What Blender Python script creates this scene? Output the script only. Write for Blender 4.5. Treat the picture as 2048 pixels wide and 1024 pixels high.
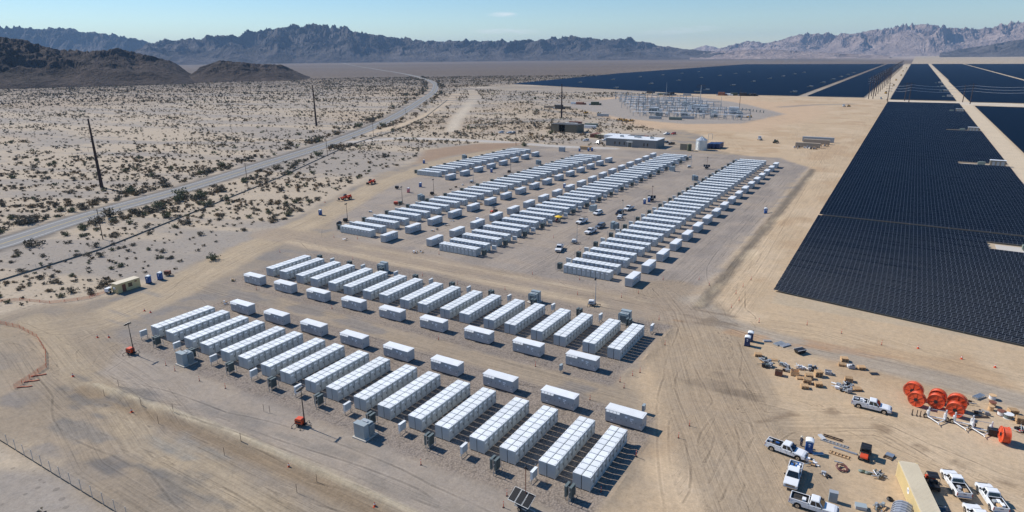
import bpy, bmesh, math, random
import numpy as np
from mathutils import Matrix, Vector

for _o in list(bpy.data.objects):
    bpy.data.objects.remove(_o)
scene = bpy.context.scene
R = math.radians
random.seed(7)
rng = np.random.default_rng(11)

# ------------------------------------------------------------------ camera
FPX, PITCH, ROLL, YAW = 1283.06, 0.302373, -0.009861, 0.545925
CAM_H = 60.0
_cy, _sy = math.cos(YAW), math.sin(YAW)
_f0 = np.array([-_sy, _cy, 0.0]); _r0 = np.array([_cy, _sy, 0.0]); _u0 = np.array([0, 0, 1.0])
CD = _f0 * math.cos(PITCH) - _u0 * math.sin(PITCH)
_u1 = _u0 * math.cos(PITCH) + _f0 * math.sin(PITCH)
CR = _r0 * math.cos(ROLL) + _u1 * math.sin(ROLL)
CU = _u1 * math.cos(ROLL) - _r0 * math.sin(ROLL)
cam_data = bpy.data.cameras.new('camera')
cam = bpy.data.objects.new('camera', cam_data)
scene.collection.objects.link(cam)
cam.matrix_world = Matrix(((CR[0], CU[0], -CD[0], 0), (CR[1], CU[1], -CD[1], 0), (CR[2], CU[2], -CD[2], CAM_H), (0, 0, 0, 1)))
cam_data.sensor_width = 36.0
cam_data.lens = 36.0 * FPX / 2048.0
cam_data.clip_start = 1.0
cam_data.clip_end = 80000.0
scene.camera = cam

# ------------------------------------------------------------------ sky and sun (the sun stands due -X, 41.5 degrees up)
SUN_EL = 41.5
world = bpy.data.worlds.new('World'); scene.world = world
world.use_nodes = True
nt = world.node_tree; nt.nodes.clear()
def wn(t, **k):
    n = nt.nodes.new(t)
    for a, b in k.items(): setattr(n, a, b)
    return n
sky = wn('ShaderNodeTexSky', sky_type='NISHITA', sun_disc=False, sun_elevation=R(SUN_EL), sun_rotation=R(-90), altitude=150.0, air_density=1.0, dust_density=0.0, ozone_density=4.0)
bg = wn('ShaderNodeBackground'); bg.inputs[1].default_value = 0.106
wout = wn('ShaderNodeOutputWorld')
tc = wn('ShaderNodeTexCoord')
def ray_dir(x, y):
    v = CD + CR * (x - 1024) / FPX - CU * (y - 512) / FPX
    return v / np.linalg.norm(v)
def wmath(op, a, b=None, c=None):
    n = wn('ShaderNodeMath', operation=op)
    for i, q in enumerate((a, b, c)):
        if q is None: continue
        if isinstance(q, (int, float)): n.inputs[i].default_value = q
        else: nt.links.new(q, n.inputs[i])
    return n.outputs[0]
# thin fair-weather clouds: low flat wisps standing over the far ranges
mp = wn('ShaderNodeMapping'); mp.inputs['Scale'].default_value = (26, 26, 150)
nt.links.new(tc.outputs['Generated'], mp.inputs[0])
cn = wn('ShaderNodeTexNoise'); cn.inputs['Scale'].default_value = 1.0; cn.inputs['Detail'].default_value = 6; cn.inputs['Roughness'].default_value = 0.62
nt.links.new(mp.outputs[0], cn.inputs['Vector'])
cloud = None
for (px, py, hw, hh, amp) in ((1005, 29, 34, 6, .9), (1012, 63, 80, 7, .85), (1352, 62, 95, 9, .5)):
    d0 = ray_dir(px, py); a = ray_dir(px + hw, py) - d0; b = ray_dir(px, py + hh) - d0
    dp = wn('ShaderNodeVectorMath', operation='SUBTRACT'); dp.inputs[1].default_value = tuple(d0)
    nt.links.new(tc.outputs['Generated'], dp.inputs[0])
    s = None
    for ax in (a, b):
        dt = wn('ShaderNodeVectorMath', operation='DOT_PRODUCT'); dt.inputs[1].default_value = tuple(ax / (ax @ ax))
        nt.links.new(dp.outputs[0], dt.inputs[0])
        q = wmath('MULTIPLY', dt.outputs['Value'], dt.outputs['Value'])
        s = q if s is None else wmath('ADD', s, q)
    m = wmath('MULTIPLY', wmath('MAXIMUM', wmath('SUBTRACT', 1.0, s), 0.0), amp)
    cloud = m if cloud is None else wmath('MAXIMUM', cloud, m)
nn = wmath('MULTIPLY_ADD', cn.outputs[0], 3.2, -1.15)
nn = wmath('MINIMUM', wmath('MAXIMUM', nn, 0.0), 1.0)
cl = wmath('MULTIPLY', wmath('MULTIPLY', cloud, nn), 0.8)
hsv = wn('ShaderNodeHueSaturation'); hsv.inputs['Saturation'].default_value = 1.26; hsv.inputs['Hue'].default_value = .503; hsv.inputs['Value'].default_value = 1.04
nt.links.new(sky.outputs[0], hsv.inputs['Color'])
mixc = wn('ShaderNodeMix', data_type='RGBA')
nt.links.new(cl, mixc.inputs[0]); nt.links.new(hsv.outputs[0], mixc.inputs[6]); mixc.inputs[7].default_value = (9.0, 9.2, 9.4, 1)
nt.links.new(mixc.outputs[2], bg.inputs[0]); nt.links.new(bg.outputs[0], wout.inputs[0])

sun_d = bpy.data.lights.new('sun', 'SUN'); sun_d.energy = 5.0; sun_d.angle = R(0.5); sun_d.color = (1.0, 0.95, 0.875)
sun = bpy.data.objects.new('sun', sun_d); scene.collection.objects.link(sun)
sun.location = (-300, 0, 300)
sun.rotation_euler = (0, -R(90 - SUN_EL), 0)      # light travels toward +X and down
scene.view_settings.view_transform = 'Standard'; scene.view_settings.look = 'None'
scene.view_settings.exposure = 0.08; scene.view_settings.gamma = 1.0
scene.render.engine = 'CYCLES'

# ------------------------------------------------------------------ ground point under a sight line (calibrated camera)
def G(x, y, z=0.0):
    v = CD + CR * (x - 1024) / FPX - CU * (y - 512) / FPX
    t = (z - CAM_H) / v[2]
    return (v[0] * t, v[1] * t)

# ------------------------------------------------------------------ noise
def _hash(ix, iy, s):
    h = (ix.astype(np.int64) * 374761393 + iy.astype(np.int64) * 668265263 + s * 974634777) & 0xffffffff
    h = ((h ^ (h >> 13)) * 1274126177) & 0xffffffff
    return ((h ^ (h >> 16)) & 0xffff) / 65535.0
def vnoise(x, y, s=0):
    x = np.asarray(x, float); y = np.asarray(y, float)
    ix = np.floor(x); iy = np.floor(y); fx = x - ix; fy = y - iy
    fx = fx * fx * (3 - 2 * fx); fy = fy * fy * (3 - 2 * fy)
    a = _hash(ix, iy, s); b = _hash(ix + 1, iy, s); c = _hash(ix, iy + 1, s); d = _hash(ix + 1, iy + 1, s)
    return (a * (1 - fx) + b * fx) * (1 - fy) + (c * (1 - fx) + d * fx) * fy
def fbm(x, y, s=0, oct=4, g=.5):
    t = 0; a = 1; n = 0
    for k in range(oct):
        t = t + a * vnoise(x * 2 ** k + 17.3 * k, y * 2 ** k + 9.1 * k, s + k); n += a; a *= g
    return t / n
def ridged(x, y, s=0, oct=5, g=.55):
    t = 0; a = 1; n = 0
    for k in range(oct):
        t = t + a * (1 - abs(2 * vnoise(x * 2 ** k + 3.7 * k, y * 2 ** k + 5.9 * k, s + k) - 1)); n += a; a *= g
    return t / n
def sstep(a, b, x):
    t = np.clip((x - a) / (b - a), 0, 1); return t * t * (3 - 2 * t)

# ------------------------------------------------------------------ materials
MATS = {}
def mat(name, col, rough=.6, metal=0.0, var=.10, scale=1.5, rnd=.05, spec=.5, bump=0.0, dirt=0.0):
    if name in MATS: return MATS[name]
    m = bpy.data.materials.new(name); m.use_nodes = True; MATS[name] = m
    t = m.node_tree; b = t.nodes['Principled BSDF']
    b.inputs['Roughness'].default_value = rough; b.inputs['Metallic'].default_value = metal
    b.inputs['Specular IOR Level'].default_value = spec
    co = t.nodes.new('ShaderNodeTexCoord')
    no = t.nodes.new('ShaderNodeTexNoise'); no.inputs['Scale'].default_value = scale; no.inputs['Detail'].default_value = 5; no.inputs['Roughness'].default_value = .65
    t.links.new(co.outputs['Object'], no.inputs['Vector'])
    oi = t.nodes.new('ShaderNodeObjectInfo')
    a = t.nodes.new('ShaderNodeMath'); a.operation = 'MULTIPLY_ADD'; a.inputs[1].default_value = 2 * var; a.inputs[2].default_value = 1 - var
    t.links.new(no.outputs[0], a.inputs[0])
    r = t.nodes.new('ShaderNodeMath'); r.operation = 'MULTIPLY_ADD'; r.inputs[1].default_value = 2 * rnd; r.inputs[2].default_value = 1 - rnd
    t.links.new(oi.outputs['Random'], r.inputs[0])
    mu = t.nodes.new('ShaderNodeMath'); mu.operation = 'MULTIPLY'; t.links.new(a.outputs[0], mu.inputs[0]); t.links.new(r.outputs[0], mu.inputs[1])
    hs = t.nodes.new('ShaderNodeMix'); hs.data_type = 'RGBA'; hs.blend_type = 'MULTIPLY'; hs.inputs[0].default_value = 1
    hs.inputs[6].default_value = (*col, 1)
    cb = t.nodes.new('ShaderNodeCombineColor')
    for i in range(3): t.links.new(mu.outputs[0], cb.inputs[i])
    t.links.new(cb.outputs[0], hs.inputs[7])
    last = hs.outputs[2]
    if dirt > 0:
        n2 = t.nodes.new('ShaderNodeTexNoise'); n2.inputs['Scale'].default_value = scale * .6; n2.inputs['Detail'].default_value = 6
        t.links.new(co.outputs['Object'], n2.inputs['Vector'])
        k = t.nodes.new('ShaderNodeMapRange'); k.inputs[1].default_value = .45; k.inputs[2].default_value = .75; k.inputs[3].default_value = 0; k.inputs[4].default_value = dirt
        t.links.new(n2.outputs[0], k.inputs[0])
        dm = t.nodes.new('ShaderNodeMix'); dm.data_type = 'RGBA'; t.links.new(k.outputs[0], dm.inputs[0]); t.links.new(last, dm.inputs[6]); dm.inputs[7].default_value = (.33, .25, .17, 1)
        last = dm.outputs[2]
    t.links.new(last, b.inputs['Base Color'])
    if bump > 0:
        bp = t.nodes.new('ShaderNodeBump'); bp.inputs['Strength'].default_value = bump; bp.inputs['Distance'].default_value = .05
        t.links.new(no.outputs[0], bp.inputs['Height']); t.links.new(bp.outputs[0], b.inputs['Normal'])
    return m
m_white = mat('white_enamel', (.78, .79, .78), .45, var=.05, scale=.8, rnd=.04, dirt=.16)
m_cab = mat('cabinet_shaded_white', (.50, .525, .515), .5, var=.08, scale=.7, rnd=.07, dirt=.22)  # cabinet white darkened, so the shade on the sides is in the colour
m_cabtop = mat('cabinet_top_white', (.78, .80, .79), .5, var=.09, scale=.9, rnd=.07, dirt=.2)  # lighter copy of the cabinet white for the sunlit tops
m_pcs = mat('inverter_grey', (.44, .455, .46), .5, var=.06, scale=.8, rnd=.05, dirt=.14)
m_seam = mat('dark_gasket', (.035, .04, .045), .7)
m_black = mat('black_plastic', (.018, .018, .02), .5, var=.2)
m_rubber = mat('tyre_rubber', (.022, .021, .02), .85, var=.25, dirt=.25)
m_gear = mat('dark_green_grey_paint', (.12, .15, .145), .5, var=.1, dirt=.1)
m_trafo = mat('transformer_grey_green', (.33, .38, .39), .45, var=.08, dirt=.15)
m_galv = mat('galvanized_steel', (.52, .54, .55), .42, .75, var=.15, scale=4)
m_steel = mat('grey_steel_paint', (.40, .42, .43), .5, .2, var=.1)
m_conc = mat('pale_concrete', (.50, .46, .40), .9, var=.14, scale=2.5, bump=.1)
m_orange = mat('safety_orange_paint', (.72, .085, .02), .5, var=.14, scale=3, dirt=.2)
m_orangenet = mat('orange_plastic_net', (.80, .26, .13), .7, var=.2)
m_redor = mat('red_orange_machine_paint', (.62, .07, .02), .5, var=.15, dirt=.25)
m_blue = mat('blue_plastic', (.015, .10, .32), .5, var=.08, dirt=.08)
m_dblue = mat('dark_blue_paint', (.012, .035, .12), .5, var=.1, dirt=.1)
m_pink = mat('pink_plastic', (.72, .22, .22), .55, var=.08)
m_roofw = mat('translucent_white_roof', (.78, .80, .80), .6, var=.05)
m_glass = mat('tinted_window_glass', (.012, .016, .02), .08, var=.02, spec=.8)
m_glassb = mat('window_glass_blue', (.03, .06, .07), .1, spec=.8)
m_car = mat('white_car_paint', (.80, .81, .81), .28, var=.03, rnd=.03, spec=.6, dirt=.10)
m_carblk = mat('black_car_paint', (.02, .02, .024), .25, spec=.6, dirt=.08)
m_cargry = mat('blue_grey_car_paint', (.14, .17, .21), .3, .2, spec=.6, dirt=.08)
m_carred = mat('red_car_paint', (.5, .03, .02), .35, dirt=.1)
m_chrome = mat('bright_metal_trim', (.6, .6, .6), .25, .9)
m_bed = mat('black_bed_liner', (.02, .02, .02), .8, var=.2, dirt=.3)
m_yellow = mat('cream_yellow_paint', (.66, .52, .26), .55, var=.07, scale=.7, dirt=.18)
m_yroof = mat('cream_tan_roof', (.64, .55, .39), .6, var=.07, scale=.5, dirt=.2)
m_wood = mat('raw_pallet_wood', (.55, .36, .19), .85, var=.25, scale=5, rnd=.2)
m_wooddk = mat('weathered_pole_wood', (.10, .065, .045), .85, var=.25, scale=3)
m_corten = mat('dark_weathering_steel', (.045, .026, .022), .8, var=.25, scale=1)
m_umb = mat('yellow_canvas', (.85, .55, .04), .8)
m_skin = mat('skin', (.45, .26, .18), .6)
m_cloth = mat('dark_navy_cloth', (.03, .035, .06), .9)
m_cloth2 = mat('pale_shirt_cloth', (.45, .42, .42), .9)
m_hay = mat('straw_hat', (.62, .55, .42), .9)
m_tank = mat('corrugated_silver', (.62, .65, .66), .4, .6, var=.12, scale=2)
m_bldg = mat('grey_building_wall', (.22, .22, .215), .8, var=.06, scale=.6)
m_tanwall = mat('tan_building_wall', (.30, .25, .18), .85, var=.08, scale=.6)
m_dkroof = mat('dark_shade_roof', (.06, .06, .06), .8, var=.15)
m_rust = mat('rust_brown_container', (.20, .07, .04), .7, var=.15, dirt=.2)
m_olive = mat('olive_green_tank', (.06, .08, .04), .6, dirt=.15)
m_green = mat('grey_green_container', (.20, .24, .20), .6, dirt=.2)
m_equip = mat('yellow_machine_paint', (.62, .33, .03), .5, var=.12, dirt=.25)
m_pipe = mat('pvc_grey', (.42, .43, .45), .5, var=.15)
m_hose = mat('maroon_hose', (.16, .05, .05), .6, var=.2)
m_lamp = mat('lamp_lens', (.7, .72, .72), .15, .3)
m_pcsw = mat('white_label', (.9, .9, .9), .5)
m_conduit = mat('grey_conduit', (.3, .3, .3), .6)
m_wire = mat('aluminium_conductor', (.72, .74, .76), .45, .3)
# photovoltaic glass
m_pv = bpy.data.materials.new('photovoltaic_glass'); m_pv.use_nodes = True
_t = m_pv.node_tree; _b = _t.nodes['Principled BSDF']; _b.inputs['Roughness'].default_value = .32; _b.inputs['Specular IOR Level'].default_value = .17
_c = _t.nodes.new('ShaderNodeTexCoord'); _n = _t.nodes.new('ShaderNodeTexNoise'); _n.inputs['Scale'].default_value = .35; _n.inputs['Detail'].default_value = 3
_g = _t.nodes.new('ShaderNodeNewGeometry')
_t.links.new(_g.outputs['Position'], _n.inputs['Vector'])
_cr = _t.nodes.new('ShaderNodeMix'); _cr.data_type = 'RGBA'; _cr.inputs[6].default_value = (.0022, .0035, .006, 1); _cr.inputs[7].default_value = (.004, .007, .013, 1)
_t.links.new(_n.outputs[0], _cr.inputs[0]); _t.links.new(_cr.outputs[2], _b.inputs['Base Color'])
m_pvrail = mat('panel_rail_aluminium', (.66, .68, .70), .6, .1, var=.05)

# ------------------------------------------------------------------ mesh builder
class MB:
    def __init__(s): s.v = []; s.f = []; s.m = []
    def add(s, vs, fs, mi=0):
        o = len(s.v); s.v += [tuple(map(float, q)) for q in vs]
        for f in fs: s.f.append([i + o for i in f]); s.m.append(mi)
        return s
    def box(s, x0, x1, y0, y1, z0, z1, mi=0, ti=0.0, topmi=None):
        vs = [(x0, y0, z0), (x1, y0, z0), (x1, y1, z0), (x0, y1, z0), (x0 + ti, y0 + ti, z1), (x1 - ti, y0 + ti, z1), (x1 - ti, y1 - ti, z1), (x0 + ti, y1 - ti, z1)]
        s.add(vs, [(3, 2, 1, 0), (0, 1, 5, 4), (1, 2, 6, 5), (2, 3, 7, 6), (3, 0, 4, 7)], mi)
        s.add(vs[4:], [(0, 1, 2, 3)], mi if topmi is None else topmi); return s
    def cyl(s, p0, p1, r0, r1=None, n=8, mi=0, caps=True):
        r1 = r0 if r1 is None else r1
        p0 = Vector(p0); p1 = Vector(p1); d = (p1 - p0).normalized()
        a = d.orthogonal().normalized(); b = d.cross(a)
        vs = []
        for p, r in ((p0, r0), (p1, r1)):
            for k in range(n):
                t = 2 * math.pi * k / n; q = p + a * (r * math.cos(t)) + b * (r * math.sin(t)); vs.append(tuple(q))
        fs = [(k, (k + 1) % n, n + (k + 1) % n, n + k) for k in range(n)]
        if caps: fs += [tuple(range(n - 1, -1, -1)), tuple(range(n, 2 * n))]
        return s.add(vs, fs, mi)
    def tube(s, pts, r, n=6, mi=0):
        for a, b in zip(pts[:-1], pts[1:]): s.cyl(a, b, r, n=n, mi=mi)
        return s
    def prism(s, prof, y0, y1, mi=0, inset=0.0):       # profile (x,z) swept along y
        n = len(prof)
        vs = [(x, y0, z) for x, z in prof] + [(x, y1, z) for x, z in prof]
        fs = [tuple(range(n)), tuple(range(2 * n - 1, n - 1, -1))] + [(k, n + k, n + (k + 1) % n, (k + 1) % n) for k in range(n)]
        return s.add(vs, fs, mi)
    def prismx(s, prof, x0, x1, mi=0):                 # profile (y,z) swept along x
        n = len(prof)
        vs = [(x0, y, z) for y, z in prof] + [(x1, y, z) for y, z in prof]
        fs = [tuple(range(n)), tuple(range(2 * n - 1, n - 1, -1))] + [(k, n + k, n + (k + 1) % n, (k + 1) % n) for k in range(n)]
        return s.add(vs, fs, mi)
    def frustum(s, b, t, z0, z1, mi=0):                # b,t = (x0,x1,y0,y1)
        vs = [(b[0], b[2], z0), (b[1], b[2], z0), (b[1], b[3], z0), (b[0], b[3], z0), (t[0], t[2], z1), (t[1], t[2], z1), (t[1], t[3], z1), (t[0], t[3], z1)]
        return s.add(vs, [(3, 2, 1, 0), (0, 1, 5, 4), (1, 2, 6, 5), (2, 3, 7, 6), (3, 0, 4, 7), (4, 5, 6, 7)], mi)
    def quad(s, a, b, c, d, mi=0): return s.add([a, b, c, d], [(0, 1, 2, 3)], mi)
    def sphere(s, c, r, n=8, m=5, mi=0, sz=1.0):
        vs = [(c[0], c[1], c[2] + r * sz)]
        for j in range(1, m):
            ph = math.pi * j / m
            for k in range(n):
                t = 2 * math.pi * k / n; vs.append((c[0] + r * math.sin(ph) * math.cos(t), c[1] + r * math.sin(ph) * math.sin(t), c[2] + r * sz * math.cos(ph)))
        vs.append((c[0], c[1], c[2] - r * sz)); L = len(vs) - 1
        fs = [(0, 1 + k, 1 + (k + 1) % n) for k in range(n)]
        for j in range(m - 2):
            o = 1 + j * n
            fs += [(o + k, o + n + k, o + n + (k + 1) % n, o + (k + 1) % n) for k in range(n)]
        o = 1 + (m - 2) * n
        fs += [(o + (k + 1) % n, o + k, L) for k in range(n)]
        return s.add(vs, fs, mi)
    def torus(s, c, axis, R0, r, n=20, k=6, mi=0):
        c = Vector(c); d = Vector(axis).normalized(); a = d.orthogonal().normalized(); b = d.cross(a)
        vs = []
        for i in range(n):
            t = 2 * math.pi * i / n; e = a * math.cos(t) + b * math.sin(t)
            for j in range(k):
                u = 2 * math.pi * j / k; vs.append(tuple(c + e * (R0 + r * math.cos(u)) + d * (r * math.sin(u))))
        fs = [(i * k + j, ((i + 1) % n) * k + j, ((i + 1) % n) * k + (j + 1) % k, i * k + (j + 1) % k) for i in range(n) for j in range(k)]
        return s.add(vs, fs, mi)
    def mesh(s, name, *mats, bevel=0.0, seg=2, smooth=False):
        me = bpy.data.meshes.new(name); me.from_pydata(s.v, [], s.f)
        for q in mats: me.materials.append(q)
        me.polygons.foreach_set('material_index', s.m)
        bm = bmesh.new(); bm.from_mesh(me)
        if bevel > 0:
            bmesh.ops.remove_doubles(bm, verts=bm.verts, dist=1e-4)
            ed = [e for e in bm.edges if len(e.link_faces) == 2 and e.calc_face_angle(0) > R(25)]
            bmesh.ops.bevel(bm, geom=ed, offset=bevel, segments=seg, affect='EDGES', clamp_overlap=True)
        bmesh.ops.recalc_face_normals(bm, faces=bm.faces)
        bm.to_mesh(me); bm.free()
        if smooth: me.polygons.foreach_set('use_smooth', [True] * len(me.polygons))
        me.update(); return me
def B(*a, **k): return MB().box(*a, **k)

COL = scene.collection.objects
def obj(name, mesh, parent=None, loc=(0, 0, 0), rz=0.0, label=None):
    o = bpy.data.objects.new(name, mesh); COL.link(o)
    o.location = loc; o.rotation_euler = (0, 0, rz)
    if parent: o.parent = parent
    if label: o['label'] = label
    return o
def tag(o, label, cat, group=None, kind=None):
    if label: o['label'] = label
    if cat: o['category'] = cat
    if group: o['group'] = group
    if kind: o['kind'] = kind
    return o
# parts: list of (name, mesh, loc, rz, [sub-parts], label)
def hang(parent, parts):
    for p in parts:
        c = obj(p[0], p[1], parent, p[2] if len(p) > 2 and p[2] else (0, 0, 0), p[3] if len(p) > 3 and p[3] else 0.0, p[5] if len(p) > 5 else None)
        if len(p) > 4 and p[4]: hang(c, p[4])
def thing(name, label, cat, parts, loc, rz=0.0, group=None, scale=None):
    o = bpy.data.objects.new(name, None); COL.link(o); o.empty_display_size = .5
    o.location = loc; o.rotation_euler = (0, 0, rz)
    if scale: o.scale = scale
    tag(o, label, cat, group); hang(o, parts); return o
def single(name, label, cat, mesh, loc, rz=0.0, group=None, scale=None):
    o = obj(name, mesh, None, loc, rz); tag(o, label, cat, group)
    if scale: o.scale = scale
    return o
ORD = ['', 'first', 'second', 'third', 'fourth', 'fifth', 'sixth', 'seventh', 'eighth', 'ninth', 'tenth', 'eleventh', 'twelfth', 'thirteenth', 'fourteenth', 'fifteenth', 'sixteenth', 'seventeenth', 'eighteenth', 'nineteenth', 'twentieth']
_TENS = {20: 'twenty', 30: 'thirty', 40: 'forty', 50: 'fifty', 60: 'sixty', 70: 'seventy', 80: 'eighty', 90: 'ninety'}
def nth(n):
    if n <= 20: return ORD[n]
    if n < 100: return _TENS[n // 10 * 10] + '-' + ORD[n % 10] if n % 10 else _TENS[n // 10 * 10][:-1] + 'ieth'
    return '%d%s' % (n, {1: 'st', 2: 'nd', 3: 'rd'}.get(n % 10 if n % 100 not in (11, 12, 13) else 0, 'th'))

# ================================================================== THE SETTING
LIT = 1.12
def C(r, g, b):
    o = []
    for q in (r, g, b):
        q /= 255.0; q = q / 12.92 if q <= .04045 else ((q + .055) / 1.055) ** 2.4
        o.append(q / LIT)
    return np.array(o) * np.array([.985, .985, .97])
def W(pts): return [G(*p) for p in pts]
def seg_d(X, Y, a, b):
    dx, dy = b[0] - a[0], b[1] - a[1]; L2 = dx * dx + dy * dy + 1e-9
    t = np.clip(((X - a[0]) * dx + (Y - a[1]) * dy) / L2, 0, 1)
    ex = X - a[0] - t * dx; ey = Y - a[1] - t * dy
    return np.hypot(ex, ey), t, np.sign(dx * (Y - a[1]) - dy * (X - a[0])), math.sqrt(L2)
def poly_sd(X, Y, pts):
    ins = np.zeros(X.shape, bool); d = np.full(X.shape, 1e9); n = len(pts)
    for i in range(n):
        a, b = pts[i], pts[(i + 1) % n]
        d = np.minimum(d, seg_d(X, Y, a, b)[0])
        if a[1] != b[1]:
            c = ((a[1] > Y) != (b[1] > Y)) & (X < (b[0] - a[0]) * (Y - a[1]) / (b[1] - a[1]) + a[0]); ins ^= c
    return np.where(ins, d, -d)
def line_d(X, Y, pts):
    best = np.full(X.shape, 1e9); u = np.zeros(X.shape); v = np.zeros(X.shape); L = 0
    for a, b in zip(pts[:-1], pts[1:]):
        d, t, s, l = seg_d(X, Y, a, b); k = d < best
        best = np.where(k, d, best); u = np.where(k, L + t * l, u); v = np.where(k, d * s, v); L += l
    return best, u, v

P_GRADED = W([(-160, 690), (0, 640), (110, 610), (215, 594), (345, 556), (450, 498), (560, 455), (640, 412), (745, 352), (900, 303), (985, 290), (1060, 287), (1215, 303), (1345, 300), (1330, 262), (1240, 232), (1140, 215), (1150, 204), (1220, 196), (1350, 185), (1600, 193), (1733, 196), (1775, 203)]) + [(-23, 960), (220, 960), (220, -40), (-60, -40)] + W([(240, 1032), (120, 953), (0, 878), (-160, 770)])
P_TAN = [(-40, -40), (-36, 60), (-27, 70), (-27, 92), (-39, 106), (-39, 380), (-60, 400)] + W([(1420, 300), (1400, 270), (1260, 232), (1200, 200), (1350, 186), (1600, 193), (1733, 196)]) + [(-23, 1020), (220, 1020), (220, -40)]
P_ORANGE = W([(1200, 236), (1300, 258), (1500, 264), (1640, 240), (1660, 212), (1480, 198), (1330, 190), (1200, 196)])
P_SUB = W([(1120, 209), (1240, 196), (1400, 194), (1490, 208), (1570, 228), (1480, 247), (1370, 248), (1240, 236)])
P_UPPER = W([(672, 486), (664, 432), (790, 362), (835, 330), (960, 300), (1090, 293), (1400, 306), (1560, 316), (1612, 334), (1384, 604), (1250, 592), (1100, 562), (880, 522), (700, 494)])
P_PAD1 = [(-143, 66.2), (-60, 66.0), (-29.2, 66.4), (-28.6, 89), (-29.5, 96), (-146, 97)]
P_PAD2 = [(-157, 103.5), (-40.5, 102.5), (-39.5, 136), (-150, 138.5), (-160, 134)]
P_FRONT = [(-131, 55.5), (-60, 56.5), (-30, 56), (-27, 66), (-140, 66)]
P_BROWN = W([(832, 328), (848, 300), (955, 287), (1060, 285), (1010, 296), (900, 312)])
L_PERIM = W([(30, 665), (110, 655), (200, 640), (330, 588), (480, 508), (640, 436), (760, 370), (880, 325), (1000, 300)])
L_ACCESS = W([(700, 284), (800, 276), (900, 279), (1000, 284), (1120, 293), (1225, 297)])
L_DIRT = W([(905, 262), (912, 240), (935, 214), (950, 194), (942, 178), (1000, 169), (1150, 173), (1350, 184)])
L_DIRT2 = W([(742, 266), (800, 252), (850, 232), (890, 208), (915, 186)])
L_GREY = W([(1385, 602), (1440, 642), (1500, 662), (1600, 690), (1750, 726), (1900, 764), (2060, 806)])
L_CURVE = W([(1340, 585), (1375, 625), (1405, 700), (1440, 800), (1490, 900), (1560, 1040)])
L_LLOW = W([(60, 640), (110, 690), (150, 740), (230, 800)]) + [(-100, 47), (-60, 46.5), (-20, 46), (30, 46)]
L_STAIN = W([(1500, 850), (1640, 815), (1760, 855), (1860, 905), (2000, 960), (2080, 1000)])
L_BERM_R = [(-38.7, 152), (-39.2, 220), (-39.8, 300), (-40.6, 377)]
L_STEP = [(-127, 52.3), (-110, 53.6), (-96, 54.7), (-68, 55.4), (-45, 54.6), (-20, 54)]
L_HWAY = [(-244, 40), (-252, 62), (-260, 90), (-277, 127), (-295, 182), (-319, 240), (-366, 350), (-444, 495), (-593, 730), (-770, 992), (-1056, 1348), (-1605, 1897), (-2470, 2675), (-4700, 4700), (-9000, 8800)]
TRACKS = [(L_PERIM, 9), (L_LLOW, 14), (L_CURVE, 13), (L_GREY, 7), ([(-31.5, 140), (-31.5, 300), (-31.5, 960)], 8), ([(-185, 146), (-120, 145.5), (-36, 144.5)], 8.5),
          ([(-170, 99), (-100, 99.3), (-34, 99)], 6), ([(-92, 150), (-92, 270), (-92, 400)], 11), ([(-138, 152), (-138, 270), (-138, 390)], 6), ([(-186, 160), (-186, 270), (-186, 370)], 8), ([(-48, 155), (-48, 270), (-49, 385)], 7), (L_ACCESS, 5), (L_DIRT, 6), (L_DIRT2, 5),
          (W([(1470, 640), (1640, 660), (1840, 715), (2060, 770)]), 9), (W([(1560, 850), (1760, 850), (1900, 930), (2060, 990)]), 9),
          (W([(1420, 330), (1470, 300), (1440, 270), (1300, 250), (1240, 240)]), 12), (W([(1640, 330), (1600, 250), (1500, 220), (1650, 205)]), 14)]
RIDGES = [(L_BERM_R, .55, 1.6), ([(-28.7, 70), (-28.4, 78), (-28.9, 88)], .34, .7), ([(-39.6, 108), (-39.2, 120), (-39.4, 133)], .3, .7)]

def gz(X, Y):
    X = np.asarray(X, float); Y = np.asarray(Y, float)
    z = np.zeros(X.shape)
    for ln, h, w in RIDGES:
        d, u, v = line_d(X, Y, ln); z = z + h * np.exp(-(d / w) ** 2) * (.75 + .5 * vnoise(X * .35, Y * .35, 5))
    d, u, v = line_d(X, Y, L_STEP)
    side = sstep(-.7, .7, np.where(d < 60, v, 60.0))
    end = sstep(-134, -122, X) * (1 - sstep(-45, -30, X)) * (Y < 75)
    z = z - .65 * (1 - side) * end
    z = z + .26 * np.exp(-((v - .9) / .7) ** 2) * end * (d < 6)
    far = sstep(30, 90, -poly_sd(X, Y, P_GRADED)) if X.ndim else 0
    return z
def gz1(x, y): return float(gz(np.array([x]), np.array([y]))[0])

def axis(segs):
    out = []
    for a, b, st in segs: out += list(np.arange(a, b, st))
    return np.array(out)
def geo(a, b, st, k=1.22):
    out = []; x = a
    while x < b: out.append(x); x += st; st *= k
    out.append(b); return out
xs = np.array(sorted(set([-q for q in geo(470, 19000, 6)])) + list(axis([(-466, -240, 3.0), (-240, 62, 1.0), (62, 200, 3.0)])) + geo(200, 19000, 6))
ys = np.array([-4000, -1500, -500, -150, -60, -20, 0, 12] + list(axis([(20, 150, .9), (150, 300, 1.3), (300, 500, 2.5), (500, 1100, 6.0)])) + geo(1100, 19000, 9))
XX, YY = np.meshgrid(xs, ys)
X = XX.ravel(); Y = YY.ravel()
ZZ = gz(X, Y)
nb = fbm(X * .05, Y * .05, 3, 4); nm = fbm(X * .25, Y * .25, 8, 4)
jit = (nm - .5) * 5 + (nb - .5) * 8
flow = fbm((X * .93 + Y * .37) * .012, (-X * .37 + Y * .93) * .05, 21, 4)       # wash streaks across the desert
col = np.empty((len(X), 3))
dist = np.hypot(X, Y)
sand = C(188, 171, 149); sand2 = C(163, 152, 140); sand3 = C(180, 159, 134)
fw = sstep(.42, .62, flow)[:, None]
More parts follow.
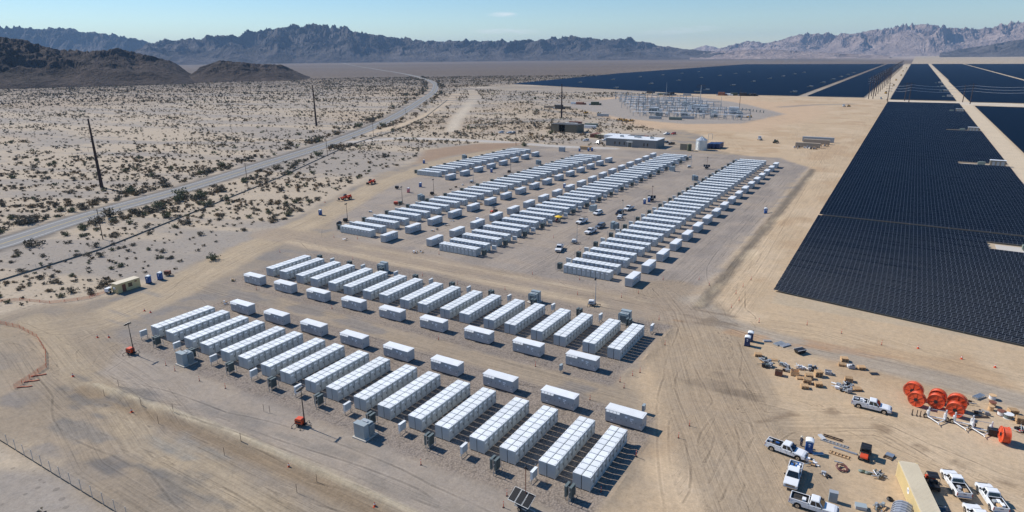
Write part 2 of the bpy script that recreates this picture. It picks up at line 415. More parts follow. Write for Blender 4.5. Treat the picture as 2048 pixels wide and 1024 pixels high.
col[:] = sand * (1 - fw) + sand2 * fw
k = sstep(.5, .7, fbm(X * .006, Y * .006, 31, 3))[:, None] * .6; col = col * (1 - k) + sand3 * k
farw = sstep(700, 2400, dist) * .9
far_c = C(106, 93, 84); far_r = C(150, 131, 116)
band = sstep(.45, .6, fbm(X * .0004, Y * .0012, 41, 3))[:, None] * .5
col = col * (1 - farw[:, None]) + (far_c * (1 - band) + far_r * .8 * band) * farw[:, None]
rt = (sstep(5000, 8000, dist) * sstep(-.15, .12, np.arctan2(X, Y)))[:, None]         # bright dunes below the right-hand range
col = col * (1 - rt) + C(218, 196, 178) * rt
def paint(mask, c, a=1.0):
    global col
    m = (np.clip(mask, 0, 1) * a)[:, None]; col = col * (1 - m) + c * m
def soft(sd, w, j=1.0): return sstep(-w, w, sd + jit * j)
gmask = soft(poly_sd(X, Y, P_GRADED), 3, .8)
paint(gmask, C(166, 149, 128))
paint(gmask * sstep(.48, .58, nb), C(150, 138, 124), .8)
paint(gmask * sstep(.56, .66, fbm(X * .09, Y * .16, 77, 4)), C(138, 131, 125), .75)
tan = soft(poly_sd(X, Y, P_TAN), 3, .8); paint(tan, C(197, 172, 141))
paint(tan * sstep(.5, .62, nb), C(188, 160, 128), .8)
paint(tan * sstep(.56, .68, fbm(X * .06, Y * .06, 91, 4)), C(206, 182, 152), .7)
paint(soft(poly_sd(X, Y, P_ORANGE), 14, 3), C(201, 172, 141))
paint(soft(poly_sd(X, Y, P_SUB), 5, .6), C(168, 157, 146))
up = soft(poly_sd(X, Y, P_UPPER), 2.5, .5); paint(up, C(166, 153, 140))
paint(up * sstep(.46, .58, fbm(X * .12, Y * .05, 51, 4)), C(152, 141, 131), .8)
paint(up * sstep(.56, .66, fbm(X * .05, Y * .1, 61, 4)), C(174, 158, 141), .7)
for ln, w, c, a, j in ((L_PERIM, 7, C(184, 164, 137), .9, .35), (L_LLOW, 11, C(158, 142, 122), .6, .5), (L_LLOW, 3.2, C(180, 161, 134), .6, .35), (L_CURVE, 11, C(168, 149, 126), .8, .5), (L_GREY, 3.6, C(170, 157, 141), .85, .12), (L_ACCESS, 5, C(196, 188, 179), .9, .2), (L_DIRT, 5, C(204, 189, 168), .9, .2), (L_DIRT2, 4.5, C(206, 184, 155), .9, .2)):
    paint(soft(w - line_d(X, Y, ln)[0], 1.6, j), c, a)
for yy, xa, xb, w, c in ((145.5, -190, -38, 7, C(168, 150, 130)), (141, -175, -60, 1.6, C(196, 175, 147)), (148.5, -150, -50, 1.2, C(190, 170, 144))):
    paint(soft(w - seg_d(X, Y, (xa, yy), (xb, yy - 1))[0], 1.5, .3), c, .75)
for pts, a in ((W([(1000, 196), (1100, 194), (1250, 189)]), .8), (W([(950, 250), (1060, 243), (1130, 238)]), .75), (W([(1070, 218), (1150, 228), (1240, 243)]), .7), (W([(1565, 214), (1620, 210), (1700, 208)]), .6)):
    paint(soft(7 - line_d(X, Y, pts)[0], 4, .3), C(140, 135, 128), a)
paint(soft(poly_sd(X, Y, P_BROWN), 4, .5), C(160, 134, 111), .9)
paint(soft(poly_sd(X, Y, P_FRONT), 1.5, .25), C(166, 153, 139), .85)
pad = np.maximum(sstep(-.8, .8, poly_sd(X, Y, P_PAD1) + (nm - .5) * 1.6), sstep(-.8, .8, poly_sd(X, Y, P_PAD2) + (nm - .5) * 1.6))
paint(pad, C(153, 140, 128)); paint(pad * sstep(.45, .6, nb), C(162, 147, 132), .7)
d, u, v = line_d(X, Y, L_BERM_R)
paint(sstep(2.2, .6, np.abs(v + 1.8 - (nm - .5) * 2)) * (d < 6), C(128, 116, 101), .75)      # darker strip beside the berm
paint(sstep(.55, .7, fbm(X * .3, Y * .06, 71, 3)) * (np.abs(X + 36) < 2.5) * (Y > 150) * (Y < 380), C(208, 186, 154), .6)
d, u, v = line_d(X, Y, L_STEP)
paint(sstep(2.6, .2, np.abs(v + 1.2)) * (d < 4) * (X > -130) * (X < -35), C(142, 122, 98), .7)  # shading of the step's slope painted in as a darker strip
paint(sstep(.9, .1, np.abs(v - .9)) * (d < 4) * (X > -128) * (X < -35), C(206, 190, 162), .7)  # light along the step's crest painted in as a pale strip
# dark hard-packed and oily patches (their own shape)
for px, py, rx, ry, c, a in ((205, 790, 9, 5, C(120, 115, 110), .8), (220, 935, 7, 3.2, C(112, 108, 105), .85), (330, 955, 10, 3, C(122, 118, 113), .7), (480, 850, 16, 2.2, C(135, 128, 120), .6), (640, 900, 16, 2.5, C(140, 131, 121), .55), (160, 860, 6, 4, C(130, 125, 119), .7), (800, 960, 14, 2, C(138, 129, 118), .5), (380, 890, 8, 1.8, C(150, 146, 138), .6), (560, 780, 9, 2.5, C(140, 132, 124), .5), (1415, 640, 5, 5, C(128, 112, 95), .7), (1440, 770, 5, 5, C(140, 124, 106), .6), (1490, 790, 3, 3, C(132, 116, 98), .7), (330, 655, 16, 3, C(142, 135, 128), .6), (290, 585, 10, 2, C(140, 136, 130), .6), (470, 690, 20, 5, C(140, 130, 121), .4), (1540, 680, 12, 1.5, C(186, 148, 112), .7), (1700, 700, 12, 1.5, C(184, 147, 113), .6), (1240, 600, 12, 2.5, C(150, 132, 112), .5)):
    gx, gy = G(px, py); q = 1 - np.hypot((X - gx) / rx, (Y - gy) / ry) + (nm - .5) * 1.6 + (fbm(X * .12, Y * .9, 131, 3) - .5) * 3.0
    paint(sstep(.1, .7, q), c, a * .85)
d, u, v = line_d(X, Y, L_STAIN)
paint(sstep(1.2, .2, d + (nm - .5) * 2) * sstep(.52, .64, vnoise(u * .35, u * 0, 12)), C(120, 100, 80), .6)
# pale ground of the service roads in the solar field
in_solar = (X > -23) & (Y > 163)
paint(in_solar * 1.0, C(190, 170, 143)); paint(((X > 50.5) & (X < 64) & (Y > 150) & (Y < 4200)) * 1.0, C(212, 192, 164))
paint(((X > -53) & (X < -23) & (Y > 1000) & (Y < 4200)) * 1.0, C(208, 188, 160)); paint(((X > -24) & (X < 400) & (np.abs(Y - 973 + X * .18) < 26)) * 1.0, C(214, 198, 176))
d, u, v = line_d(X, Y, L_HWAY); paint(sstep(10.5, 7.5, d + (nm - .5) * 4), C(112, 105, 98), .85)
hway_d = d
# wheel-track coordinates
TU = np.zeros(len(X)); TV = np.zeros(len(X)); TW = np.zeros(len(X))
for ln, w in TRACKS:
    d, u, v = line_d(X, Y, ln); q = sstep(w, w * .55, d); kk = q > TW
    TU = np.where(kk, u, TU); TV = np.where(kk, v, TV); TW = np.where(kk, q, TW)
RUTS = [[(1330, 575), (1390, 640), (1440, 720), (1500, 850), (1560, 1010)], [(1240, 592), (1360, 630), (1470, 650), (1600, 688), (1760, 726)], [(1300, 650), (1375, 650), (1425, 750), (1425, 880), (1400, 1010)], [(1340, 600), (1370, 660), (1360, 760), (1370, 900), (1340, 1020)], [(1370, 610), (1450, 690), (1470, 800), (1560, 850), (1700, 838)],
        [(-60, 690), (60, 672), (160, 662), (300, 600), (440, 528), (620, 446)], [(60, 650), (120, 690), (150, 760), (260, 830), (420, 885), (700, 985), (900, 1060)], [(20, 680), (110, 730), (160, 830), (300, 910), (480, 985), (640, 1060)], [(240, 655), (150, 690), (130, 740), (190, 800), (340, 870), (560, 945)], [(90, 700), (130, 800), (220, 900), (380, 1000), (480, 1060)], [(250, 690), (200, 720), (190, 760), (300, 800), (520, 870), (760, 950), (980, 1040)],
        [(650, 440), (632, 480), (700, 510), (860, 535), (1080, 572), (1250, 592)], [(600, 470), (640, 510), (760, 532), (960, 560), (1180, 590)], [(980, 560), (1080, 548), (1140, 500), (1200, 440), (1300, 380)], [(1000, 545), (1100, 560), (1110, 590), (1040, 600), (900, 570)], [(1060, 540), (1130, 530), (1190, 560), (1280, 600), (1370, 620)], [(560, 500), (680, 425), (800, 368), (980, 330)], [(620, 460), (730, 400), (860, 350), (1020, 325)], [(850, 500), (960, 440), (1090, 385), (1250, 320)], [(1500, 1020), (1560, 862), (1690, 836), (1890, 905), (2060, 975)], [(1470, 800), (1600, 806), (1730, 860), (1900, 940), (2060, 1000)], [(1480, 640), (1430, 560), (1460, 500), (1560, 380), (1640, 290), (1700, 230)], [(1500, 655), (1470, 590), (1500, 520), (1590, 390), (1660, 290)], [(1420, 330), (1480, 300), (1440, 268), (1330, 255), (1290, 246)], [(1600, 330), (1640, 280), (1560, 235), (1420, 255)], [(400, 600), (520, 660), (700, 700), (900, 760), (1150, 800)]]
RU = np.zeros(len(X)); RV = np.full(len(X), 50.0)
_r = random.Random(4)
sel_ = np.where((X > -260) & (X < 120) & (Y > 15) & (Y < 700))[0]; Xs, Ys = X[sel_], Y[sel_]; ru = np.zeros(len(sel_)); rv = np.full(len(sel_), 50.0)
def cat(pts, n=9):
    P = np.array(pts, float); out = []
    for i in range(len(P) - 1):
        p0 = P[max(i - 1, 0)]; p1 = P[i]; p2 = P[i + 1]; p3 = P[min(i + 2, len(P) - 1)]
        for k_ in range(n):
            s_ = k_ / n; out.append(tuple(.5 * ((2 * p1) + (p2 - p0) * s_ + (2 * p0 - 5 * p1 + 4 * p2 - p3) * s_ ** 2 + (3 * p1 - p0 - 3 * p2 + p3) * s_ ** 3)))
    out.append(tuple(P[-1])); return out
for q_ in RUTS:
    base_ = W(q_)
    for rep in range(3):
        ln = cat([(a_ + _r.uniform(-3.2, 3.2), b_ + _r.uniform(-3.2, 3.2)) for a_, b_ in base_], 6)
        d, u, v = line_d(Xs, Ys, ln); kk = d < np.abs(rv); ru = np.where(kk, u + rep * 77, ru); rv = np.where(kk, np.where(d < 50, v, 50.0), rv)
RU[sel_] = ru; RV[sel_] = rv
GR = np.maximum(pad, up * .35); GR = np.maximum(GR, soft(poly_sd(X, Y, P_SUB), 5, .6) * .4)
DES = (1 - gmask) * (1 - sstep(13, 9, hway_d)); FAR = sstep(1600, 2300, dist) * DES
DES = DES * (1 - in_solar) * (1 - sstep(1600, 2300, dist))
# face zones: ground sheet, gravel pads, dirt roads
zone = np.zeros(len(X), int)
zone[(pad > .5)] = 1; zone[(up > .5)] = 1; zone[soft(poly_sd(X, Y, P_SUB), 5, .6) > .5] = 1
for ln, w in ((L_PERIM, 6), (L_DIRT, 5), (L_DIRT2, 4), (L_GREY, 3.6), (L_LLOW, 9), (L_CURVE, 8)):
    zone[(line_d(X, Y, ln)[0] < w) & (zone == 0)] = 2
nx, ny = len(xs), len(ys)
I = (np.arange(ny - 1)[:, None] * nx + np.arange(nx - 1)[None, :]).ravel()
QUADS = np.stack([I, I + 1, I + 1 + nx, I + nx], 1)
fz = zone[QUADS[:, 0]]

m_ground = bpy.data.materials.new('desert_ground'); m_ground.use_nodes = True
t = m_ground.node_tree; pb = t.nodes['Principled BSDF']; pb.inputs['Roughness'].default_value = .95; pb.inputs['Specular IOR Level'].default_value = .15
def N(ty, **k):
    n = t.nodes.new(ty)
    for a, b in k.items(): setattr(n, a, b)
    return n
def MA(op, a, b=None, c=None, clamp=False):
    n = N('ShaderNodeMath', operation=op, use_clamp=clamp)
    for i, q in enumerate((a, b, c)):
        if q is None: continue
        if isinstance(q, (int, float)): n.inputs[i].default_value = q
        else: t.links.new(q, n.inputs[i])
    return n.outputs[0]
def attr(nm):
    n = N('ShaderNodeAttribute'); n.attribute_name = nm; return n
def noise(vec, sc, det=4, rough=.6):
    n = N('ShaderNodeTexNoise'); n.inputs['Scale'].default_value = sc; n.inputs['Detail'].default_value = det; n.inputs['Roughness'].default_value = rough
    t.links.new(vec, n.inputs['Vector']); return n.outputs[0]
pos = N('ShaderNodeNewGeometry').outputs['Position']
aw = attr('wts'); sw = N('ShaderNodeSeparateXYZ'); t.links.new(aw.outputs['Vector'], sw.inputs[0])
at = attr('trk'); st_ = N('ShaderNodeSeparateXYZ'); t.links.new(at.outputs['Vector'], st_.inputs[0])
n1 = noise(pos, .11, 6, .6); n2 = noise(pos, .9, 5, .7); n3 = noise(pos, 6.0, 3, .7)
cx_ = N('ShaderNodeCombineXYZ'); t.links.new(MA('MULTIPLY', st_.outputs[0], .05), cx_.inputs[0]); t.links.new(MA('MULTIPLY', st_.outputs[1], 1.7), cx_.inputs[1])
s1 = noise(cx_.outputs[0], 1.0, 5, .65)
cx2 = N('ShaderNodeCombineXYZ'); t.links.new(MA('MULTIPLY', st_.outputs[0], .13), cx2.inputs[0]); t.links.new(MA('MULTIPLY', st_.outputs[1], 5.0), cx2.inputs[1]); cx2.inputs[2].default_value = 7.0
s2 = noise(cx2.outputs[0], 1.0, 3, .5)
f = MA('ADD', MA('MULTIPLY_ADD', n1, .34, .83), MA('MULTIPLY_ADD', n2, .62, -.31))
f = MA('ADD', f, MA('MULTIPLY_ADD', n3, .30, -.15))
n4 = noise(pos, 2.6, 6, .75)
f = MA('ADD', f, MA('MULTIPLY_ADD', n4, .7, -.35))
stk = MA('ADD', MA('MULTIPLY_ADD', s1, .75, -.375), MA('MULTIPLY_ADD', s2, .55, -.275))
cx3 = N('ShaderNodeCombineXYZ'); t.links.new(MA('MULTIPLY', st_.outputs[0], .03), cx3.inputs[0]); t.links.new(MA('MULTIPLY', st_.outputs[1], 3.1), cx3.inputs[1]); cx3.inputs[2].default_value = 3.0
s3 = MA('MULTIPLY_ADD', noise(cx3.outputs[0], 1.0, 2, .5), 9.0, -4.9, clamp=True)
stk = MA('ADD', stk, MA('MULTIPLY', s3, -.20))
f = MA('ADD', f, MA('MULTIPLY', stk, MA('MULTIPLY', st_.outputs[2], .85)))
vo = N('ShaderNodeTexVoronoi'); vo.inputs['Scale'].default_value = 3.2; t.links.new(pos, vo.inputs['Vector'])
peb = MA('MULTIPLY_ADD', vo.outputs['Distance'], .75, -.27)
f = MA('ADD', f, MA('MULTIPLY', peb, MA('MULTIPLY', sw.outputs[0], -.9)))
# small dry tufts and stones scattered on the desert floor
v2 = N('ShaderNodeTexVoronoi'); v2.inputs['Scale'].default_value = .55; t.links.new(pos, v2.inputs['Vector'])
dots = MA('LESS_THAN', v2.outputs['Distance'], MA('MULTIPLY_ADD', n1, .5, -.06))
dots = MA('MULTIPLY', dots, MA('MULTIPLY', sw.outputs[1], .28))
# far desert scrub, too distant to build plant by plant
v3 = N('ShaderNodeTexVoronoi'); v3.inputs['Scale'].default_value = .085; t.links.new(pos, v3.inputs['Vector'])
scr = MA('LESS_THAN', v3.outputs['Distance'], MA('MULTIPLY_ADD', n1, .7, -.02))
scr = MA('MULTIPLY', scr, MA('MULTIPLY', sw.outputs[2], .5))
f = MA('MULTIPLY', f, MA('SUBTRACT', 1.0, dots)); f = MA('MULTIPLY', f, MA('SUBTRACT', 1.0, scr))
ar = attr('rut'); sr = N('ShaderNodeSeparateXYZ'); t.links.new(ar.outputs['Vector'], sr.inputs[0])
av = MA('ABSOLUTE', sr.outputs[1])
off_ = MA('ABSOLUTE', MA('SUBTRACT', av, MA('MULTIPLY_ADD', n1, .3, .72)))
rl = MA('SUBTRACT', 1.0, MA('MULTIPLY', off_, 3.6), clamp=True)
cr_ = N('ShaderNodeCombineXYZ'); t.links.new(MA('MULTIPLY', sr.outputs[0], .09), cr_.inputs[0]); t.links.new(MA('MULTIPLY', sr.outputs[1], .3), cr_.inputs[1])
rp = MA('MULTIPLY_ADD', noise(cr_.outputs[0], 1.0, 4, .6), 3.4, -1.25, clamp=True)
rl = MA('MULTIPLY', rl, rp)
edge_ = MA('SUBTRACT', 1.0, MA('MULTIPLY', MA('ABSOLUTE', MA('SUBTRACT', off_, .34)), 6.0), clamp=True)
f = MA('ADD', f, MA('MULTIPLY', rl, -.40)); f = MA('ADD', f, MA('MULTIPLY', MA('MULTIPLY', edge_, rp), .2))
f = MA('MAXIMUM', f, .25)
ac = attr('col')
gn = noise(pos, .22, 9, .78)
gq = MA('MULTIPLY_ADD', gn, 4.0, -1.75, clamp=True)
gm = N('ShaderNodeMix', data_type='RGBA', blend_type='MULTIPLY'); t.links.new(MA('MULTIPLY', gq, .8), gm.inputs[0]); t.links.new(ac.outputs['Color'], gm.inputs[6]); gm.inputs[7].default_value = (.80, .835, .90, 1)
vm = N('ShaderNodeVectorMath', operation='SCALE'); t.links.new(gm.outputs[2], vm.inputs[0]); t.links.new(f, vm.inputs['Scale'])
t.links.new(vm.outputs[0], pb.inputs['Base Color'])
hh = MA('ADD', MA('MULTIPLY', n2, .25), MA('MULTIPLY', n3, .06)); hh = MA('ADD', hh, MA('MULTIPLY', peb, MA('MULTIPLY', sw.outputs[0], -.35))); hh = MA('ADD', hh, MA('MULTIPLY', MA('ADD', s1, MA('MULTIPLY', s2, .5)), MA('MULTIPLY', st_.outputs[2], .22)))
bp = N('ShaderNodeBump'); bp.inputs['Strength'].default_value = .55; bp.inputs['Distance'].default_value = .5; t.links.new(hh, bp.inputs['Height']); t.links.new(bp.outputs[0], pb.inputs['Normal'])

def ground_piece(name, sel, label):
    q = QUADS[sel]; ids, inv = np.unique(q, return_inverse=True); inv = inv.reshape(-1, 4)
    me = bpy.data.meshes.new(name)
    me.vertices.add(len(ids)); me.vertices.foreach_set('co', np.stack([X[ids], Y[ids], ZZ[ids]], 1).ravel())
    me.loops.add(inv.size); me.loops.foreach_set('vertex_index', inv.ravel().astype(np.int32))
    me.polygons.add(len(inv)); me.polygons.foreach_set('loop_start', np.arange(0, inv.size, 4, dtype=np.int32))
    me.polygons.foreach_set('use_smooth', np.ones(len(inv), bool))
    me.update(calc_edges=True)
    a = me.attributes.new('col', 'FLOAT_COLOR', 'POINT'); a.data.foreach_set('color', np.concatenate([col[ids], np.ones((len(ids), 1))], 1).ravel())
    a = me.attributes.new('trk', 'FLOAT_VECTOR', 'POINT'); a.data.foreach_set('vector', np.stack([TU[ids], TV[ids], TW[ids]], 1).ravel())
    a = me.attributes.new('rut', 'FLOAT_VECTOR', 'POINT'); a.data.foreach_set('vector', np.stack([RU[ids], RV[ids], RV[ids] * 0], 1).ravel())
    a = me.attributes.new('wts', 'FLOAT_VECTOR', 'POINT'); a.data.foreach_set('vector', np.stack([GR[ids], DES[ids], FAR[ids]], 1).ravel())
    me.materials.append(m_ground)
    o = obj(name, me); o['kind'] = 'structure'; o['label'] = label; return o
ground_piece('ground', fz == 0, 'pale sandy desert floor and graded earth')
ground_piece('gravel_pad', fz == 1, 'grey gravel surfacing of the battery yards and substation')
ground_piece('dirt_road', fz == 2, 'tan dirt haul roads with wheel tracks')

# ------------------------------------------------------------------ paved highway with edge lines
def strip(pts, off0, off1, z):
    P = np.array(pts, float); T = np.gradient(P, axis=0); T /= np.linalg.norm(T, axis=1)[:, None]; Nn = np.stack([T[:, 1], -T[:, 0]], 1)
    a = P + Nn * off0; b = P + Nn * off1; n = len(P)
    vs = [(x, y, z) for x, y in a] + [(x, y, z) for x, y in b]
    return vs, [(i, n + i, n + i + 1, i + 1) for i in range(n - 1)]
def smooth_line(pts, step=12.0):
    P = np.array(pts, float); out = []
    for i in range(len(P) - 1):
        p0 = P[max(i - 1, 0)]; p1 = P[i]; p2 = P[i + 1]; p3 = P[min(i + 2, len(P) - 1)]
        n = max(2, int(min(np.linalg.norm(p2 - p1) / step, 30)))
        for k in range(n):
            s = k / n; out.append(.5 * ((2 * p1) + (p2 - p0) * s + (2 * p0 - 5 * p1 + 4 * p2 - p3) * s ** 2 + (3 * p1 - p0 - 3 * p2 + p3) * s ** 3))
    out.append(P[-1]); return out
hw = smooth_line(L_HWAY)
m_asph = mat('weathered_asphalt', (.185, .178, .17), .9, var=.16, scale=.25, bump=.05)
m_paint = mat('faded_road_paint', (.62, .61, .57), .8, var=.2, scale=1.0)
m_paint2 = mat('faded_yellow_paint', (.46, .34, .10), .8, var=.2, scale=1.0)
road = obj('paved_road', MB().add(*strip(hw, -6.4, 6.4, .03)).mesh('paved_road', m_asph)); tag(road, 'grey two lane highway curving away through the desert', None, kind='structure')
for o_, mm in ((-4.6, m_paint), (4.4, m_paint), (-.12, m_paint2), (.22, m_paint2)):
    obj('lane_line', MB().add(*strip(hw, o_, o_ + .22, .036)).mesh('lane_line', mm), road)

# ------------------------------------------------------------------ mountains
def mountain_mat(name, c1, c2, sc):
    m = bpy.data.materials.new(name); m.use_nodes = True; tt = m.node_tree; b = tt.nodes['Principled BSDF']; b.inputs['Roughness'].default_value = .95; b.inputs['Specular IOR Level'].default_value = .1
    g = tt.nodes.new('ShaderNodeNewGeometry'); n = tt.nodes.new('ShaderNodeTexNoise'); n.inputs['Scale'].default_value = sc; n.inputs['Detail'].default_value = 8; n.inputs['Roughness'].default_value = .68
    tt.links.new(g.outputs['Position'], n.inputs['Vector'])
    r = tt.nodes.new('ShaderNodeValToRGB'); r.color_ramp.elements[0].position = .35; r.color_ramp.elements[1].position = .66
    r.color_ramp.elements[0].color = (*c1, 1); r.color_ramp.elements[1].color = (*c2, 1)
    tt.links.new(n.outputs[0], r.inputs[0]); tt.links.new(r.outputs[0], b.inputs['Base Color'])
    bb = tt.nodes.new('ShaderNodeBump'); bb.inputs['Strength'].default_value = 1.0; bb.inputs['Distance'].default_value = .45 / sc; tt.links.new(n.outputs[0], bb.inputs['Height']); tt.links.new(bb.outputs[0], b.inputs['Normal'])
    return m
def mountain(name, label, sky_pts, r0, r1, mtl, seed, fs, nth_=520, nr=56, base_px=3.0, amp=.78, peak=.55):
    az = []; el = []
    for x, y in sky_pts:
        v = ray_dir(x, y); az.append(math.atan2(v[0], v[1])); el.append(v[2] / math.hypot(v[0], v[1]))
    az = np.array(az); el = np.array(el); o = np.argsort(az); az = az[o]; el = el[o]
    th = np.linspace(az[0], az[-1], nth_); e = np.interp(th, az, el)
    e = e + (fbm(th * 190, th * 0, seed + 9, 4, .6) - .5) * .002
    rr = r0 + (r1 - r0) * np.linspace(0, 1, nr); T, RR = np.meshgrid(th, rr)
    xx = RR * np.sin(T); yy = RR * np.cos(T)
    wx = (fbm(xx / fs * 1.3, yy / fs * 1.3, seed + 50, 3) - .5) * fs * .9
    rg = ridged((xx + wx) / fs, (yy - wx) / fs, seed, 7, .6)
    tt = np.clip((RR - r0) / (r1 - r0) + ((fbm(xx / fs * .55, yy / fs * .55, seed + 71, 4) - .5) * .75) * np.sin(np.pi * (RR - r0) / (r1 - r0)), 0, 1); prof = np.sin(np.pi * np.clip(tt, 0, 1) ** (math.log(.5) / math.log(peak))) ** .85
    H = prof * (1 - amp + amp * (rg * 1.25) ** 1.5)
    H += .12 * prof * (fbm(xx / fs * 9, yy / fs * 9, seed + 3, 3) - .5)
    crest = np.max(H / RR, axis=0)
    want = np.maximum(e + CAM_H / rr[nr // 2], .0008)
    kf = want / crest; kw = max(5, nth_ // 26) | 1; kern = np.hanning(kw + 2)[1:-1]; kern /= kern.sum(); kf = np.convolve(np.pad(kf, kw // 2, mode='edge'), kern, 'valid')
    edge = sstep(0, .04, (th - th[0])) * sstep(0, .04, (th[-1] - th)) if name == 'rocky_hill' else 1.0
    Z = H * (kf * edge)[None, :] - 3.0
    n = nth_
    vs = np.stack([xx.ravel(), yy.ravel(), Z.ravel()], 1)
    I = (np.arange(nr - 1)[:, None] * n + np.arange(n - 1)[None, :]).ravel()
    fs_ = np.stack([I, I + 1, I + 1 + n, I + n], 1)
    me = bpy.data.meshes.new(name); me.from_pydata(vs.tolist(), [], fs_.tolist()); me.materials.append(mtl)
    me.polygons.foreach_set('use_smooth', [False] * len(me.polygons)); me.update()
    o_ = obj(name, me); tag(o_, label, None, kind='structure'); return o_
mm_dark = mountain_mat('dark_desert_varnish_rock', (.040, .033, .030), (.105, .080, .066), .014)
mm_mid = mountain_mat('brown_range_rock', (.062, .055, .052), (.165, .142, .132), .0035)
mm_pink = mountain_mat('pale_pink_range_rock', (.26, .20, .175), (.46, .36, .31), .003)
mountain('rocky_hill', 'dark brown rocky hill beyond the scrub on the far left', [(-420, 92), (-250, 60), (-120, 58), (0, 71), (40, 77), (80, 86), (118, 98), (180, 100), (235, 95), (262, 103), (300, 110), (335, 119), (372, 136), (420, 158)], 1850, 2700, mm_dark, 5, 330, 640, 110, peak=.5)
mountain('rocky_hill', 'small dark rocky knoll right of the large dark hill', [(345, 158), (375, 140), (405, 130), (440, 119), (480, 122), (520, 128), (562, 128), (585, 138), (625, 148), (640, 152)], 1950, 2450, mm_dark, 15, 230, 420, 90, peak=.5)
mountain('mountain_range', 'hazy blue range behind the dark hill on the far left', [(-500, 70), (-300, 60), (-100, 55), (0, 53), (40, 54), (85, 58), (125, 53), (160, 62), (200, 66), (240, 70), (275, 78), (310, 86), (380, 100), (460, 112)], 11800, 14300, mm_mid, 25, 1100, 600, 90)
mountain('mountain_range', 'blue grey mountain range across the middle of the horizon', [(250, 112), (300, 84), (330, 80), (400, 78), (420, 70), (480, 70), (510, 62), (550, 54), (600, 52), (625, 47), (660, 51), (690, 53), (712, 62), (760, 70), (788, 75), (802, 72), (830, 80), (870, 82), (930, 80), (990, 81), (1050, 80), (1100, 76), (1148, 71), (1180, 77), (1220, 78), (1262, 76), (1290, 85), (1330, 93), (1375, 98), (1440, 103), (1500, 112)], 8200, 10600, mm_mid, 35, 800, 1300, 130)
mountain('mountain_range', 'tiny pale peaks in the gap between the two ranges', [(1370, 104), (1400, 93), (1412, 90), (1440, 96), (1470, 104)], 15500, 17500, mm_pink, 45, 2400, 120, 30)
mountain('mountain_range', 'pale pinkish jagged mountain range on the right horizon', [(1400, 106), (1440, 97), (1470, 88), (1500, 81), (1530, 87), (1560, 80), (1600, 68), (1640, 66), (1700, 68), (1740, 60), (1780, 57), (1800, 49), (1850, 48), (1900, 54), (1960, 58), (1975, 55), (2010, 47), (2048, 41), (2150, 40), (2300, 55), (2500, 70)], 11600, 14000, mm_pink, 55, 700, 1000, 130)
mountain('mountain_range', 'low dark foothills at the far right under the pale range', [(1880, 105), (1920, 98), (1960, 92), (2000, 86), (2048, 77), (2120, 72), (2250, 84), (2400, 100)], 9000, 10800, mm_mid, 65, 500, 360, 70)
mountain('mountain_range', 'low broken hills with pale dunes left of the pale range', [(1380, 108), (1440, 102), (1500, 99), (1560, 99), (1620, 103), (1700, 106), (1780, 110)], 8200, 9800, mm_pink, 75, 700, 260, 36)

# ------------------------------------------------------------------ the air
hz = bpy.data.materials.new('desert_air'); hz.use_nodes = True; ht = hz.node_tree; ht.nodes.clear()
ho = ht.nodes.new('ShaderNodeOutputMaterial'); hv = ht.nodes.new('ShaderNodeVolumePrincipled')
hv.inputs['Color'].default_value = (.42, .66, 1.0, 1); hv.inputs['Density'].default_value = 3.6e-5; hv.inputs['Anisotropy'].default_value = .0
ht.links.new(hv.outputs[0], ho.inputs['Volume'])
_top = max(v.co.z for o in bpy.data.objects if o.name.startswith(('mountain', 'rocky')) for v in o.data.vertices) + 30
print('haze top', _top)
hb = obj('haze', B(-20500, 20500, -4600, 20500, -4.5, _top).mesh('haze', hz)); tag(hb, 'thin blue desert haze', None, kind='stuff')

# ------------------------------------------------------------------ desert shrubs
def leaf_mat(name, c1, c2):
    m = bpy.data.materials.new(name); m.use_nodes = True; tt = m.node_tree; b = tt.nodes['Principled BSDF']; b.inputs['Roughness'].default_value = .8; b.inputs['Specular IOR Level'].default_value = .2
    oi = tt.nodes.new('ShaderNodeObjectInfo'); g = tt.nodes.new('ShaderNodeNewGeometry')
    n = tt.nodes.new('ShaderNodeTexNoise'); n.inputs['Scale'].default_value = .23; tt.links.new(g.outputs['Position'], n.inputs['Vector'])
    a = tt.nodes.new('ShaderNodeMath'); a.operation = 'MULTIPLY_ADD'; tt.links.new(n.outputs[0], a.inputs[0]); a.inputs[1].default_value = 1.6; a.inputs[2].default_value = -.3; a.use_clamp = True
    x = tt.nodes.new('ShaderNodeMix'); x.data_type = 'RGBA'; x.inputs[6].default_value = (*c1, 1); x.inputs[7].default_value = (*c2, 1); tt.links.new(a.outputs[0], x.inputs[0]); tt.links.new(x.outputs[2], b.inputs['Base Color'])
    return m
m_leaf = leaf_mat('creosote_foliage', (.17, .145, .10), (.21, .172, .125))
m_leafg = leaf_mat('green_foliage', (.15, .155, .085), (.18, .175, .10))
m_leafb = leaf_mat('dry_brown_brush', (.20, .135, .075), (.26, .19, .11))
m_twig = mat('shrub_twigs', (.10, .08, .06), .9)
